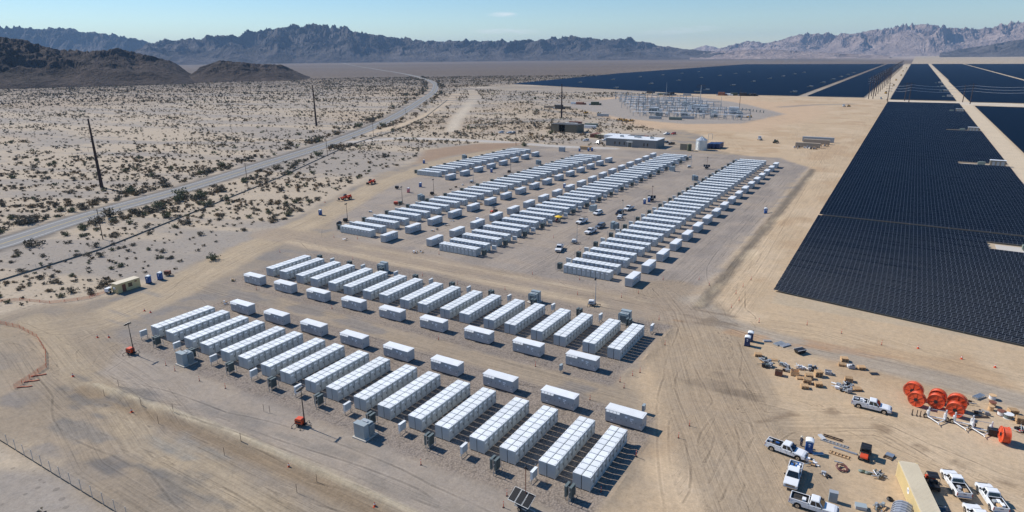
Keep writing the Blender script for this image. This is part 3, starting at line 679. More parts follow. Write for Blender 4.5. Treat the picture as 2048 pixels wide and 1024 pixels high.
def shrub_arrays(seed, n, spread=1.0, tall=.75, leaf=.16):
    r = np.random.default_rng(seed); V = []; F = []; M_ = []
    nst = 9 if n > 60 else (3 if n > 20 else 0)
    tips = []
    for k in range(max(nst, 5)):
        a = r.uniform(0, 6.28); q = r.uniform(.25, .95); tip = np.array([math.cos(a) * q * spread, math.sin(a) * q * spread, tall * (1.15 - .55 * q) * r.uniform(.75, 1.1)]); tips.append(tip)
        if k < nst:
            o = len(V); d = np.array([-math.sin(a), math.cos(a), 0]) * .025
            V += [np.array([0, 0, -.05]) - d, np.array([0, 0, -.05]) + d, tip]; F.append((o, o + 1, o + 2)); M_.append(1)
    for k in range(n):
        tip = tips[k % len(tips)]; s = r.uniform(.35, 1.05); p = tip * s + r.normal(0, .17, 3) * np.array([1, 1, .7]); p[2] = max(p[2], .03)
        d1 = r.normal(0, 1, 3); d1 /= np.linalg.norm(d1); d2 = r.normal(0, 1, 3); d2 /= np.linalg.norm(d2)
        L = leaf * r.uniform(.6, 1.4); o = len(V); V += [p - d1 * L, p + d1 * L, p + d2 * L * 1.1]; F.append((o, o + 1, o + 2)); M_.append(0)
    return np.array(V), F, M_
SHRUBS = []
for k in range(9):
    lm = [m_leaf, m_leaf, m_leafg, m_leaf, m_leafb, m_leaf, m_leafb, m_leaf, m_leafg][k]
    V, F, M_ = shrub_arrays(100 + k, 230 if k != 6 else 120, 1.0, [.7, .85, .95, .6, .6, .75, .5, .65, .8][k], .15)
    me = bpy.data.meshes.new('desert_shrub'); me.from_pydata(V.tolist(), [], F); me.materials.append(lm); me.materials.append(m_twig); me.polygons.foreach_set('material_index', M_); me.update(); SHRUBS.append(me)
# scatter positions over the desert that the view reaches
NC = 170000
ang = rng.uniform(-1.28, .42, NC); rad = np.sqrt(rng.uniform(60 ** 2, 2100 ** 2, NC))
sx = rad * np.sin(ang); sy = rad * np.cos(ang)
ex = rng.uniform(-470, -70, 17000); ey = rng.uniform(25, 560, 17000); sx = np.concatenate([sx, ex]); sy = np.concatenate([sy, ey])
gsd = poly_sd(sx, sy, P_GRADED); hd = line_d(sx, sy, L_HWAY)[0]
fl = fbm((sx * .93 + sy * .37) * .012, (-sx * .37 + sy * .93) * .05, 21, 4); fine = fbm(sx * .03, sy * .03, 87, 3)
dens = .22 + .9 * sstep(.54, .44, fl) * sstep(.36, .6, fine) + .12 * (fine > .55)
ok = (gsd < -4) & (hd > 10.5) & (rng.random(len(sx)) < np.minimum(dens * 1.05, 1))
for ln, w in ((L_ACCESS, 7), (L_DIRT, 8), (L_DIRT2, 6), (L_PERIM, 9)): ok &= line_d(sx, sy, ln)[0] > w
ok &= ~((sx > -24) & (sy > 160)); ok &= ~((sy > 1020) & (sx > -780) & (sx > -760 - (sy - 1270) * .1))
ok &= poly_sd(sx, sy, P_BROWN) < -3; ok &= poly_sd(sx, sy, P_SUB) < -6
vv = np.stack([sx, sy, np.full(len(sx), -CAM_H)], 1); w_ = vv @ CD; pxs = 1024 + FPX * (vv @ CR) / w_; pys = 512 - FPX * (vv @ CU) / w_
ok &= (w_ > 10) & (pxs > -260) & (pxs < 2200) & (pys < 1150)
ok &= ~((sx > -205) & (sx < -100) & (sy > 395) & (sy < 520)) | (rng.random(len(sx)) < .25)
idx = np.where(ok)[0]
sc = np.clip(rng.lognormal(-.3, .45, len(sx)), .35, 2.4) * (.85 + .5 * (hd < 22))
kindv = rng.integers(0, 9, len(sx))
inview = (pxs > -10) & (pxs < 2058) & (pys < 1030)
near = sorted([i for i in idx if inview[i]], key=lambda i: -(sc[i] / w_[i]))[:292]
nearset = set(near)
for i in near:
    single('desert_shrub', 'low twiggy grey-green desert shrub on the pale sand outside the yard', 'shrub', SHRUBS[kindv[i]], (sx[i], sy[i], gz1(sx[i], sy[i]) - .03), rng.uniform(0, 6.28), 'desert shrubs on the open sand', (sc[i] * 1.25, sc[i] * 1.25, sc[i] * 1.15))
# eight tall bushes one can point at
for (px, py, s, kk, lb) in ((362, 392, 3.6, 2, 'big pale green bush on the near edge of the highway'), (70, 492, 3.4, 0, 'big dark bush at the highway edge on the far left'), (425, 520, 2.2, 2, 'rounded green bush alone beside the left dirt haul road'), (786, 215, 3.4, 2, 'round dark green bush by the highway bend'), (765, 252, 3.6, 2, 'green bush beside the highway near the thin wooden poles'), (1102, 268, 3.4, 2, 'wide green bush left of the open tan shed'), (1050, 292, 3.0, 8, 'tall pale bush behind the thin pole by the access road'), (1196, 276, 3.2, 2, 'green bush left of the grey site office')):
    g_ = G(px, py); single('desert_bush', lb, 'bush', SHRUBS[kk], (g_[0], g_[1], gz1(*g_) - .05), rng.uniform(0, 6), None, (s, s, s * .95))
rest = [i for i in idx if i not in nearset]
LODS = {}
for lod, n, lf in ((0, 46, .27), (1, 13, .5), (2, 5, .85)):
    LODS[lod] = [shrub_arrays(300 + 10 * lod + k, n, 1.0, .75, lf) for k in range(5)]
for mi, (lm, sel) in enumerate(((m_leaf, lambda k: k % 3 != 2), (m_leafb, lambda k: k % 3 == 2))): pass
VV = []; FF = []; MM = []; off = 0
for i in rest:
    dd = w_[i]; lod = 0 if dd < 420 else (1 if dd < 900 else 2)
    V, F, M_ = LODS[lod][i % 5]; a = rng.uniform(0, 6.28); c_, s_ = math.cos(a), math.sin(a); s0 = sc[i] * (1.25 if lod < 2 else 1.5)
    Q = np.empty_like(V); Q[:, 0] = (V[:, 0] * c_ - V[:, 1] * s_) * s0 + sx[i]; Q[:, 1] = (V[:, 0] * s_ + V[:, 1] * c_) * s0 + sy[i]; Q[:, 2] = V[:, 2] * s0
    VV.append(Q); F = np.array(F) + off; FF.append(F); off += len(V)
    mi = 2 if kindv[i] in (4, 6, 7) else (1 if kindv[i] == 2 else 0)
    MM.append(np.full(len(F), mi))
VV = np.concatenate(VV); FF = np.concatenate(FF); MM = np.concatenate(MM)
me = bpy.data.meshes.new('desert_scrub'); me.vertices.add(len(VV)); me.vertices.foreach_set('co', VV.ravel())
me.loops.add(FF.size); me.loops.foreach_set('vertex_index', FF.ravel().astype(np.int32)); me.polygons.add(len(FF)); me.polygons.foreach_set('loop_start', np.arange(0, FF.size, 3, dtype=np.int32))
for q in (m_leaf, m_leafg, m_leafb): me.materials.append(q)
me.polygons.foreach_set('material_index', MM.astype(np.int32)); me.update(calc_edges=True)
tag(obj('desert_scrub', me), 'scattered low scrub covering the open desert', None, kind='stuff')
print('shrubs', len(near), len(rest), 'scrub tris', len(FF))

# ================================================================== BATTERY YARDS
PITCH_C, CW, CDP, CH = 1.44, 1.315, 1.33, 2.45
def cabinet_mesh():                                   # one cabinet: outer face (door side) looks to +X, stands at its centre
    b = MB(); hx, hy = CDP / 2, CW / 2
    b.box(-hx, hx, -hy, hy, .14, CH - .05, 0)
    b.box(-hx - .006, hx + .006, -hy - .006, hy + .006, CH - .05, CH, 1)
    b.box(-hx + .1, hx - .1, -hy + .1, hy - .1, CH, CH + .018, 1)
    for yy in (-.4, .4): b.cyl((hx - .18, yy, CH + .01), (hx - .18, yy, CH + .05), .05, n=6, mi=2)
    b.box(-hx + .08, hx - .08, -hy + .06, hy - .06, .0, .14, 3)
    for sx_ in (-1, 1):
        for sy_ in (-1, 1): b.box(sx_ * (hx - .1) - .07, sx_ * (hx - .1) + .07, sy_ * (hy - .1) - .07, sy_ * (hy - .1) + .07, -.02, .14, 4)
    return b.mesh('cabinet', m_cab, m_cabtop, m_seam, m_black, m_conc)
def door_mesh():
    b = MB(); hx, hy = CDP / 2, CW / 2
    b.box(hx + .002, hx + .03, -hy + .05, hy - .05, .24, CH - .12, 0)
    b.box(hx + .03, hx + .036, -hy + .22, hy - .5, 1.75, 2.05, 2)
    b.box(hx + .03, hx + .038, -hy + .16, hy - .16, .34, .62, 3)
    for k in range(4): b.box(hx + .038, hx + .05, -hy + .18, hy - .18, .37 + k * .065, .4 + k * .065, 0)
    return b.mesh('door', m_cab, m_black, m_pcsw, m_steel)
def handle_mesh():
    hx, hy = CDP / 2, CW / 2
    return MB().box(hx + .03, hx + .075, hy - .28, hy - .2, 1.05, 1.45, 0).box(hx + .03, hx + .06, hy - .3, hy - .17, 1.16, 1.28, 0).mesh('handle', m_black)
ME_CAB, ME_DOOR, ME_HAND = cabinet_mesh(), door_mesh(), handle_mesh()
ME_CABLE = MB().box(-.035, .035, .1, 14.2, .02, .12, 0).box(-.02, .02, .3, 14.0, CH - .25, CH - .2, 0).mesh('cable_tray', m_black)
def bank(label, group, loc, rz, detail, name='battery_bank'):
    o = bpy.data.objects.new(name, None); COL.link(o); o.location = loc; o.rotation_euler = (0, 0, rz); o.empty_display_size = .5
    tag(o, label, 'battery', group)
    for r in range(10):
        for s in (-1, 1):
            c = obj('cabinet', ME_CAB, o, (s * (CDP / 2 + .07), (r + .5) * PITCH_C, 0), 0 if s > 0 else math.pi)
            if detail:
                d = obj('door', ME_DOOR, c)
                if detail > 1: obj('handle', ME_HAND, c)
    obj('cable_tray', ME_CABLE, o)
    return o
def pcs_parts():
    L, D, H = 6.6, 2.1, 2.45
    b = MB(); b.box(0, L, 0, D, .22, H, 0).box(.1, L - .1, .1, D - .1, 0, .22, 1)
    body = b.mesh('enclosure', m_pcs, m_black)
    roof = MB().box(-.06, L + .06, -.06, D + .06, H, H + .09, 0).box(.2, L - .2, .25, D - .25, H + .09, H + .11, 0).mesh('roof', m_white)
    tabs = MB()
    for k in range(4): tabs.add([(.25 + k * .62, -.3, H - .26), (.8 + k * .62, -.3, H - .26), (.8 + k * .62, -.07, H + .03), (.25 + k * .62, -.07, H + .03), (.25 + k * .62, -.3, H - .29), (.8 + k * .62, -.3, H - .29), (.8 + k * .62, -.07, H), (.25 + k * .62, -.07, H)], [(0, 1, 2, 3), (7, 6, 5, 4), (0, 4, 5, 1), (0, 3, 7, 4), (1, 5, 6, 2)], 0)
    tabs = tabs.mesh('vent_hood', m_white)
    lab = MB()
    for (x, z, w, h) in ((3.55, 1.75, .42, .34), (4.45, 1.72, .62, .22), (4.5, 1.4, .34, .18), (4.75, 1.1, .16, .14), (1.05, .62, .36, .14), (6.1, .8, .26, .08)):
        lab.box(x, x + w, -.022, -.008, z, z + h, 0)
    lab = lab.mesh('warning_labels', m_pcsw)
    doors = []
    for k, (x0, x1) in enumerate(((.08, 1.02), (1.06, 2.0), (2.04, 2.95), (2.99, 3.9), (3.94, 5.6), (5.64, 6.5))):
        dm = MB().box(x0, x1, -.008, .0, .3, H - .14, 0).box(x1 - .12, x1 - .06, -.03, -.008, 1.15, 1.4, 1)
        doors.append(('door', dm.mesh('door', m_pcs, m_black)))
    sd = MB().box(L, L + .012, .18, D - .18, .3, H - .14, 0).box(L + .012, L + .04, .3, .38, 1.1, 1.4, 1).mesh('side_door', m_pcs, m_black)
    sv = MB()
    for k in range(7): sv.box(-.03, 0, .25, D - .25, .6 + k * .2, .7 + k * .2, 0)
    sv = sv.mesh('louvre', m_pcs)
    return [('enclosure', body, None, 0, doors + [('side_door', sd), ('louvre', sv)]), ('roof', roof, None, 0, [('vent_hood', tabs)]), ('warning_labels', lab)]
PCS = pcs_parts()
def pcs(label, group, loc, rz): return thing('inverter_container', label, 'container', PCS, loc, rz, group)
# gear
def switch_parts():
    a = MB().box(-.62, .62, -.16, .16, .55, 2.25, 0).box(-.66, .66, -.2, .2, 2.25, 2.32, 0)
    for k in range(9): a.box(-.5 + k * .125, -.46 + k * .125, -.24, -.16, .65, 2.15, 0)
    panel = a.mesh('panel', m_gear)
    f = MB()
    for x in (-.55, .55):
        f.box(x - .04, x + .04, -.05, .05, 0, .55, 0); 
    fr = f.mesh('leg', m_galv)
    post = MB().box(-1.15, -1.06, -.045, .045, 0, 2.9, 0).box(-1.15, 1.15, -.03, .03, .3, .36, 0).box(-1.15, -.62, -.03, .03, 1.7, 1.76, 0).box(1.06, 1.15, -.045, .045, 0, 1.2, 0).mesh('strut_frame', m_galv)
    return [('panel', panel, (0, -.38, 0)), ('panel', panel, (0, .38, 0)), ('leg', fr, (0, -.38, 0)), ('leg', fr, (0, .38, 0)), ('strut_frame', post, (0, -.38, 0))]
SW = switch_parts()
def whitebox_parts():
    a = MB().box(-.75, .75, -.2, .2, .85, 2.1, 0).box(-.79, .79, -.24, .24, 2.1, 2.15, 0).mesh('panel_box', m_cabtop)
    d = MB().box(-.7, -.02, -.225, -.2, .9, 2.05, 0).box(.02, .7, -.225, -.2, .9, 2.05, 0).mesh('door', m_cab)
    f = MB().box(-.7, -.62, -.05, .05, 0, .85, 0).mesh('leg', m_galv); g = MB().box(.62, .7, -.05, .05, 0, .85, 0).mesh('leg', m_galv)
    r = MB().box(-.85, .85, .2, .27, .4, .48, 0).box(.8, .87, .2, .27, 0, 2.5, 0).mesh('strut_frame', m_galv)
    return [('panel_box', a, None, 0, [('door', d)]), ('leg', f), ('leg', g), ('strut_frame', r)]
WB = whitebox_parts()
def trafo_parts():
    padm = MB().box(-1.5, 1.5, -1.55, 1.55, 0, .2, 0).mesh('concrete_pad', m_conc, bevel=.03, seg=1)
    cab = MB().box(-1.15, 1.15, -1.3, -.25, .2, 2.35, 0).box(-1.2, 1.2, -1.35, -.22, 2.35, 2.42, 0).mesh('cabinet', m_trafo)
    cd = MB().box(-1.1, -.02, -1.33, -1.3, .3, 2.28, 0).box(.02, 1.1, -1.33, -1.3, .3, 2.28, 0).mesh('door', m_trafo)
    tk = MB().box(-.95, .95, -.22, .95, .2, 2.1, 0).box(-1.0, 1.0, -.2, 1.0, 2.1, 2.18, 0).box(-.5, .5, .1, .5, 2.18, 2.3, 1).mesh('tank', m_trafo, m_steel)
    rd = MB()
    for k in range(7): rd.box(.98, 1.4, -.1 + k * .15, -.04 + k * .15, .45, 1.95, 0)
    r1 = rd.mesh('radiator', m_trafo)
    re = MB()
    for k in range(8): re.box(-.75 + k * .2, -.69 + k * .2, .98, 1.38, .45, 1.9, 0)
    r2 = re.mesh('radiator', m_trafo)
    return [('concrete_pad', padm), ('cabinet', cab, None, 0, [('door', cd)]), ('tank', tk), ('radiator', r1), ('radiator', r2)]
TR = trafo_parts()

PP = 12.53
side = lambda k, n: '%s from left' % nth(k) if k < n else 'last on the right'
lowlines = (('front line of near yard', -139.8, 72.1), ('back line of near yard', -151.9, 113.3))
for li, (where, x0, y0) in enumerate(lowlines):
    for k in range(18):
        X0 = x0 + (k // 2) * PP + (k % 2) * 5.65 + 1.4
        bank('white battery bank, %s in the %s' % (side(k + 1, 18), where), 'battery banks in the near yard', (X0, y0, 0), 0, 2)
for li, (where, x0, y0) in enumerate((('line behind front banks of near yard', -137.0, 90.7), ('line before back banks of near yard', -152.3, 106.2))):
    for k in range(9):
        pcs('grey inverter container, %s in the %s' % (side(k + 1, 9), where), 'inverter containers', (x0 + k * 12.53, y0, 0), 0)
UP = 12.72
blocks = (('short far-left upper block', -218.9, 263.8, 8, 1, -196.4, 258.6), ('second upper yard block', -168.2, 158.4, 16, 1, -146.9, 156.0),
          ('third upper yard block', -123.4, 157.8, 18, -1, -130.2, 159.8), ('rightmost upper yard block', -78.5, 157.6, 18, 1, -58.9, 155.6))
for (where, x0, y0, n, sg, px0, py0) in blocks:
    for k in range(2 * n):
        Y0 = y0 + (k // 2) * UP + (k % 2) * 5.65 + 1.4
        bank('white battery bank, %s from near end of the %s' % (nth(k + 1), where), 'battery banks in the upper yard', (x0, Y0, 0), -math.pi / 2, 1 if Y0 < 260 else 0)
    for k in range(n):
        pcs('white inverter container, %s from near end of the %s' % (nth(k + 1), where), 'inverter containers', (px0 + 2.1, py0 + k * UP, 0), math.pi / 2)
# rz=-90deg turns the bank's +Y run into +X
GRP = 'switch panels beside the battery banks'
for k in range(9):
    thing('switch_panel', 'pair of dark switch panels before front banks, %s' % side(k + 1, 9), 'switchgear', SW, (-139.8 + 6.5 + k * PP, 69.5, 0), math.pi / 2 + .0, GRP)
    thing('switch_panel', 'pair of dark switch panels behind back banks, %s' % side(k + 1, 9), 'switchgear', SW, (-151.6 + 3.6 + k * PP, 130.0, 0), math.pi / 2, GRP)
    thing('control_box', 'white control box on legs before the front banks, %s' % side(k + 1, 9), 'control box', WB, (-139.8 + .3 + k * PP, 70.2, 0), math.pi / 2, 'white control boxes on legs')
    thing('control_box', 'white control box on legs behind the back banks, %s' % side(k + 1, 9), 'control box', WB, (-151.6 + 9.2 + k * PP, 129.8, 0), math.pi / 2, 'white control boxes on legs')
for (where, x0, y0, n, sg, px0, py0) in blocks:
    for k in range(n):
        gx = x0 - 1.9 if sg > 0 else x0 + 16.4
        thing('switch_panel', 'dark switch panel pair, %s from near end of the %s' % (nth(k + 1), where), 'switchgear', SW, (gx, y0 + 1.6 + k * UP, 0), 0, GRP)
        if k % 1 == 0:
            thing('control_box', 'white control box, %s from near end of the %s' % (nth(k + 1), where), 'control box', WB, (gx, y0 + 7.4 + k * UP, 0), 0, 'white control boxes on legs')
for (px, py, rz, lb) in ((366, 730, 0, 'left of the two before the front banks'), (724, 876, 0, 'right of the two before the front banks, by the orange light tower'), (762, 545, math.pi, 'leftmost behind the back banks of the near yard'), (1066, 606, math.pi, 'middle one behind the back banks of the near yard'), (1247, 647, math.pi, 'rightmost behind the back banks of the near yard'),
                         (1228, 460, -math.pi / 2, 'beside the parked vehicles in the upper yard aisle'), (1184, 424, math.pi / 2, 'at the bank ends left of the white parked car'), (1389, 362, -math.pi / 2, 'halfway along the long right-hand block'), (1343, 343, math.pi / 2, 'far along the ends of the third block'), (841, 402, -math.pi / 2, 'at the left ends of the second block'), (928, 319, -math.pi / 2, 'behind the short far left block'), (1076, 330, -math.pi / 2, 'far along the left ends of the second block')):
    g_ = G(px, py); thing('transformer', 'grey-green transformer, ' + lb, 'transformer', TR, (g_[0], g_[1] + .8, 0), rz, 'pad transformers', (1, 1, 1.16))
sp = MB().box(-.45, .45, -.2, .2, .5, 1.6, 0).box(-.38, -.3, -.05, .05, 0, .5, 1).box(.3, .38, -.05, .05, 0, .5, 1).box(-.49, .49, -.24, .24, 1.6, 1.64, 0).mesh('meter_cabinet', m_trafo, m_galv)
for (px, py, lb) in ((1122, 744, 'at the left end of the last inverter before the back banks'), (1287, 826, 'behind the last inverter of the front line')):
    g_ = G(px, py); single('meter_cabinet', 'small grey cabinet ' + lb, 'cabinet', sp, (g_[0], g_[1], 0), math.pi / 2, 'small grey cabinets')

# ================================================================== SOLAR FIELD
MW, MHt, TILT = 1.2, .6, R(15)
ct, st2 = math.cos(TILT), math.sin(TILT)
def tilt(x, s): return (x, s * ct, .55 + s * st2)
def pv_mod(b, x0, x1, s0, s1, th=.02, mi=0):
    def q(x, s, d): return (x, s * ct - d * st2, .55 + s * st2 + d * ct)
    vs = [q(x0, s0, 0), q(x1, s0, 0), q(x1, s1, 0), q(x0, s1, 0), q(x0, s0, th), q(x1, s0, th), q(x1, s1, th), q(x0, s1, th)]
    b.add(vs, [(4, 5, 6, 7), (0, 1, 5, 4), (1, 2, 6, 5), (2, 3, 7, 6), (3, 0, 4, 7)], mi)
GX, GS = .05, .09
def row_modules(n):
    b = MB()
    for c in range(n):
        for r in range(4): pv_mod(b, c * MW + GX / 2, (c + 1) * MW - GX / 2, r * MHt + GS / 2, (r + 1) * MHt - GS / 2)
    return b.mesh('modules', m_pv)
def row_rack(n):
    b = MB(); L = n * MW
    pv_mod(b, 0, L, 0, 4 * MHt, -.02, 0)
    b2 = b
    for k in range(0, n + 1, 5):
        x = min(max(k * MW, .1), L - .1); b2.box(x - .05, x + .05, .55, .65, -.3, .62, 0); b2.box(x - .05, x + .05, 1.75, 1.85, -.3, .95, 0)
    return b2.mesh('rack', m_pvrail)
NFULL = 62; NCUT = 43
ROWM = {n: (row_modules(n), row_rack(n)) for n in (NFULL, NCUT)}
_m1 = MB(); pv_mod(_m1, GX / 2, MW - GX / 2, GS / 2, MHt - GS / 2); ME_MOD = _m1.mesh('module', m_pv)
m_chan = mat('row_gap_shadow_edge', (.2, .2, .2))
PVP = 3.46
INV_Y = (247.5, 434, 622, 821)
def is_cut(y): return any(-4.2 < y - q < 4.2 for q in INV_Y)
rowlist = []
nfan = 28
for k in range(nfan):                                   # the nearest rows follow the slanting front edge of the field
    s = k / nfan; yl = 171.4 + (264.5 - 171.4) * s; yr = 160.7 + (264.2 - 160.7) * s - 3.0 * (1 - s) * .9
    rowlist.append((-23.6, yl, math.atan2(yr - yl, 74.5)))
y = 268.0
while y < 944 and len(rowlist) < 228:
    if not (abs(y - 446) < .8): rowlist.append((-23.6, y, 0.0))
    y += PVP
for k, (x, y, a) in enumerate(rowlist):
    n = NCUT if is_cut(y + .5) and k > 20 else NFULL
    lb = 'dark solar panel row, %s from the near edge of the field' % nth(k + 1)
    o = bpy.data.objects.new('solar_row', None); COL.link(o); o.location = (x, y, random.uniform(-.04, .04)); o.rotation_euler = (random.uniform(-.022, .022), 0, a); o['label'] = lb; o['category'] = 'solar panels'; o['group'] = 'solar panel rows'
    obj('rack', ROWM[n][1], o)
    if k < 10:
        for c in range(n):
            for r in range(4): obj('module', ME_MOD, o, (c * MW, r * MHt * ct, r * MHt * st2))
    else:
        q = obj('modules', ROWM[n][0], o); q['kind'] = 'stuff'
# far fields: the remaining rows, one object
b = MB()
def far_row(x0, x1, y, cell=0):
    z0, z1 = .55, 1.17; d = 2.3
    b.add([(x0, y, z0), (x1, y, z0), (x1, y + d, z1), (x0, y + d, z1), (x0, y + d, z1 - .05), (x1, y + d, z1 - .05), (x0, y, z0 - .05), (x1, y, z0 - .05)], [(0, 1, 2, 3), (3, 2, 5, 4), (0, 6, 7, 1), (0, 3, 4, 6), (1, 7, 5, 2)], 0)
y = 330.0
while y < 905:
    x = 64.0
    while x < 330 and x < y * .42: far_row(x, x + 14.3, y - (x - 64) * .12); x += 14.5
    y += PVP
y = 1003.0; st = PVP
while y < 4020:
    if y < 1700: segs = [(-22.5, 28.5 if any(abs(y - q) < 4.5 for q in (1080, 1230, 1390, 1550)) else 50), (63.5, 195), (205, 420)]
    else: segs = [(-22.0, 51), (66, 196), (206, 700)]
    for a_, c_ in segs:
        far_row(a_, min(c_, y * .46), y - 6 + (6 if a_ < 0 else -a_ * .16))
    if y > 1036:
        far_row(-128, -56, y)
        wl = -300 - (y - 1036) * 2.0 if y < 1270 else (-765 - (y - 1270) * .1 if y < 2106 else -848)
        far_row(max(wl, -850), -141, y + 1.0)
    y += st
    if y > 1800: st = 6.9
fs_ = obj('solar_field', b.mesh('solar_field', m_pv)); tag(fs_, 'distant rows of dark solar panels stretching to the horizon', None, kind='stuff')
# inverter stations in the field
pad_m = MB().box(0, 19.5, -3.3, 3.3, -.2, .05, 0).mesh('pad', m_conc)
inv_b = MB().box(12, 19, -1.3, 1.3, .05, 3.2, 0).mesh('enclosure', m_tanwall)
inv_r = MB().box(11.8, 19.2, -1.5, 1.5, 3.2, 3.38, 0).mesh('roof', m_white)
inv_d = MB().box(13, 14.2, -1.34, -1.3, .2, 2.6, 0).box(15, 16.2, -1.34, -1.3, .2, 2.6, 0).box(17, 18.4, -1.34, -1.3, .2, 2.6, 0).mesh('door', m_steel)
inv_t = MB().box(7, 10, -1.0, 1.0, .05, 2.0, 0).box(6.6, 7, -.8, .8, .4, 1.7, 0).mesh('transformer_tank', m_green)
INV = [('pad', pad_m), ('enclosure', inv_b, None, 0, [('door', inv_d)]), ('roof', inv_r), ('transformer_tank', inv_t)]
for k, yy in enumerate(list(INV_Y) + [1080, 1230, 1390, 1550]):
    thing('solar_inverter_station', 'tan inverter station on a pale pad among the solar rows, %s from the near edge' % nth(k + 1), 'inverter station', INV, (30.4, yy + 1.0, 0), 0, 'inverter stations in the solar field')
sta = MB().box(0, 6, -1.3, 1.3, 0, 3.0, 0).box(-4, -1.5, -1, 1, 0, 2.0, 0).box(-8, 7, -3, 3, -.1, .06, 1).box(-.2, 6.2, -1.5, 1.5, 3, 3.15, 2).mesh('solar_inverter_station', m_tanwall, m_conc, m_white)
for k in range(7):
    for j, xx in enumerate((-160, -300, -470, -640)):
        yy = 1120 + k * 190 + j * 14
        if xx < -300 - (yy - 1036) * 1.8 : continue
        single('solar_inverter_station', 'small tan inverter station in the distant left solar field', 'inverter station', sta, (xx, yy, 0), 0, 'far inverter stations')

# ================================================================== VEHICLES
def wheel(r=.4, w=.27):
    b = MB().cyl((0, -w / 2, 0), (0, w / 2, 0), r, n=18, mi=0)
    tyre = b.mesh('tyre', m_rubber, bevel=.04, seg=2)
    c = MB().cyl((0, -w / 2 - .012, 0), (0, w / 2 + .012, 0), r * .6, n=12, mi=0).cyl((0, -w / 2 - .03, 0), (0, w / 2 + .03, 0), r * .2, n=8, mi=1)
    return tyre, c.mesh('rim', m_chrome, m_black)
TY, RM = wheel(); TYB, RMB = wheel(.62, .42); TYS, RMS = wheel(.3, .22)
def wheels(pos, ty=None, rm=None): return [('wheel', ty or TY, p, 0, [('rim', rm or RM)]) for p in pos]
def arch(cx, z0, r, n=8): return [(cx + r * math.cos(math.pi * k / n), z0 + r * math.sin(math.pi * k / n)) for k in range(n + 1)]
def pickup_parts(paint, bedload=None, L=6.0):
    W2 = .97; xr, xf = -1.95, 2.0
    P = [(-3.0, .62), (-3.0, .95), (-2.98, 1.0)]
    # side outline, clockwise from rear: sills with wheel arches along the bottom
    up = [(-3.0, .55), (-3.0, 1.02), (-.62, 1.02), (-.55, 1.12), (1.28, 1.14), (2.5, 1.08), (2.86, .98), (2.98, .8), (2.98, .5)]
    low = [(2.6, .42)] + arch(xf, .42, .5) + [(1.4, .40), (-1.35, .40)] + arch(xr, .42, .5) + [(-2.7, .46)]
    # keep the bottom outline running from front to rear
    low = [(2.55, .42)] + arch(xf, .42, .5) + arch(xr, .42, .5) + [(-2.6, .46)]
    body = MB().prism(up + low, -W2, W2, 0).mesh('body', paint, bevel=.05, seg=2)
    # cargo bed: floor is the body top at 1.02 lowered visually by side walls
    bed = MB().box(-3.0, -.66, -W2 + .02, -W2 + .12, 1.0, 1.32, 0).box(-3.0, -.66, W2 - .12, W2 - .02, 1.0, 1.32, 0).box(-.72, -.62, -W2 + .12, W2 - .12, 1.0, 1.32, 0).mesh('bed_wall', paint, bevel=.02, seg=1)
    liner = MB().box(-2.9, -.73, -W2 + .125, W2 - .125, 1.0, 1.035, 0).box(-2.9, -.74, -W2 + .12, -W2 + .14, 1.03, 1.3, 0).box(-2.9, -.74, W2 - .14, W2 - .12, 1.03, 1.3, 0).box(-.76, -.73, -W2 + .14, W2 - .14, 1.03, 1.3, 0).mesh('bed_liner', m_bed)
    gate = MB().box(-3.02, -2.93, -W2 + .1, W2 - .1, .66, 1.32, 0).box(-3.04, -3.02, -.22, .22, 1.05, 1.15, 1).mesh('tailgate', paint, m_black, bevel=.015, seg=1)
    cab = MB().frustum((-.6, 1.3, -.93, .93), (-.42, .62, -.74, .74), 1.1, 1.9, 0).mesh('cab', paint, bevel=.06, seg=3)
    def lerp(a, b, s): return a + (b - a) * s
    def fr(x0b, x1b, x0t, x1t, yb, yt, zb, zt): return None
    g = []
    wz0, wz1 = .08, .9
    def pt(u, s, side):                              # point on the cab side, u along (0 rear..1 front), s up
        xb, xt = lerp(-.6, 1.3, u), lerp(-.42, .62, u); yb, yt = .93, .74
        return (lerp(xb, xt, s), side * (lerp(yb, yt, s) + .012), lerp(1.1, 1.9, s))
    for sd in (-1, 1):
        for u0, u1 in ((.1, .46), (.53, .9)):
            q = MB().quad(pt(u0, .12, sd), pt(u1, .12, sd), pt(lerp(u1, .9, .1), .82, sd), pt(u0 + .01, .82, sd)).mesh('side_window', m_glass); g.append(('side_window', q))
    ws = MB().quad((1.3 - .05, -.82, 1.16), (1.3 - .05, .82, 1.16), (.70, .66, 1.84), (.70, -.66, 1.84)); ws.v = [(x + .05, y, z) for x, y, z in ws.v]; g.append(('windshield', ws.mesh('windshield', m_glass)))
    rw = MB().quad((-.62, -.7, 1.36), (-.62, .7, 1.36), (-.46, .6, 1.8), (-.46, -.6, 1.8)); rw.v = [(x - .02, y, z) for x, y, z in rw.v]; g.append(('rear_window', rw.mesh('rear_window', m_glass)))
    grille = MB().box(2.97, 3.0, -.62, .62, .68, .98, 0).box(2.99, 3.02, -.6, .6, .76, .8, 1).box(2.99, 3.02, -.6, .6, .88, .92, 1).mesh('grille', m_black, m_chrome)
    hl = [('headlight', MB().box(2.9, 3.0, s * .78 - .13, s * .78 + .13, .74, .96, 0).mesh('headlight', m_lamp)) for s in (-1, 1)]
    tl = [('taillight', MB().box(-3.03, -2.98, s * .92 - .05, s * .92 + .05, .8, 1.25, 0).mesh('taillight', m_carred)) for s in (-1, 1)]
    bump = [('bumper', MB().box(2.94, 3.12, -.92, .92, .44, .64, 0).mesh('bumper', m_chrome, bevel=.03, seg=1)), ('bumper', MB().box(-3.16, -2.98, -.9, .9, .46, .64, 0).mesh('bumper', m_chrome, bevel=.03, seg=1))]
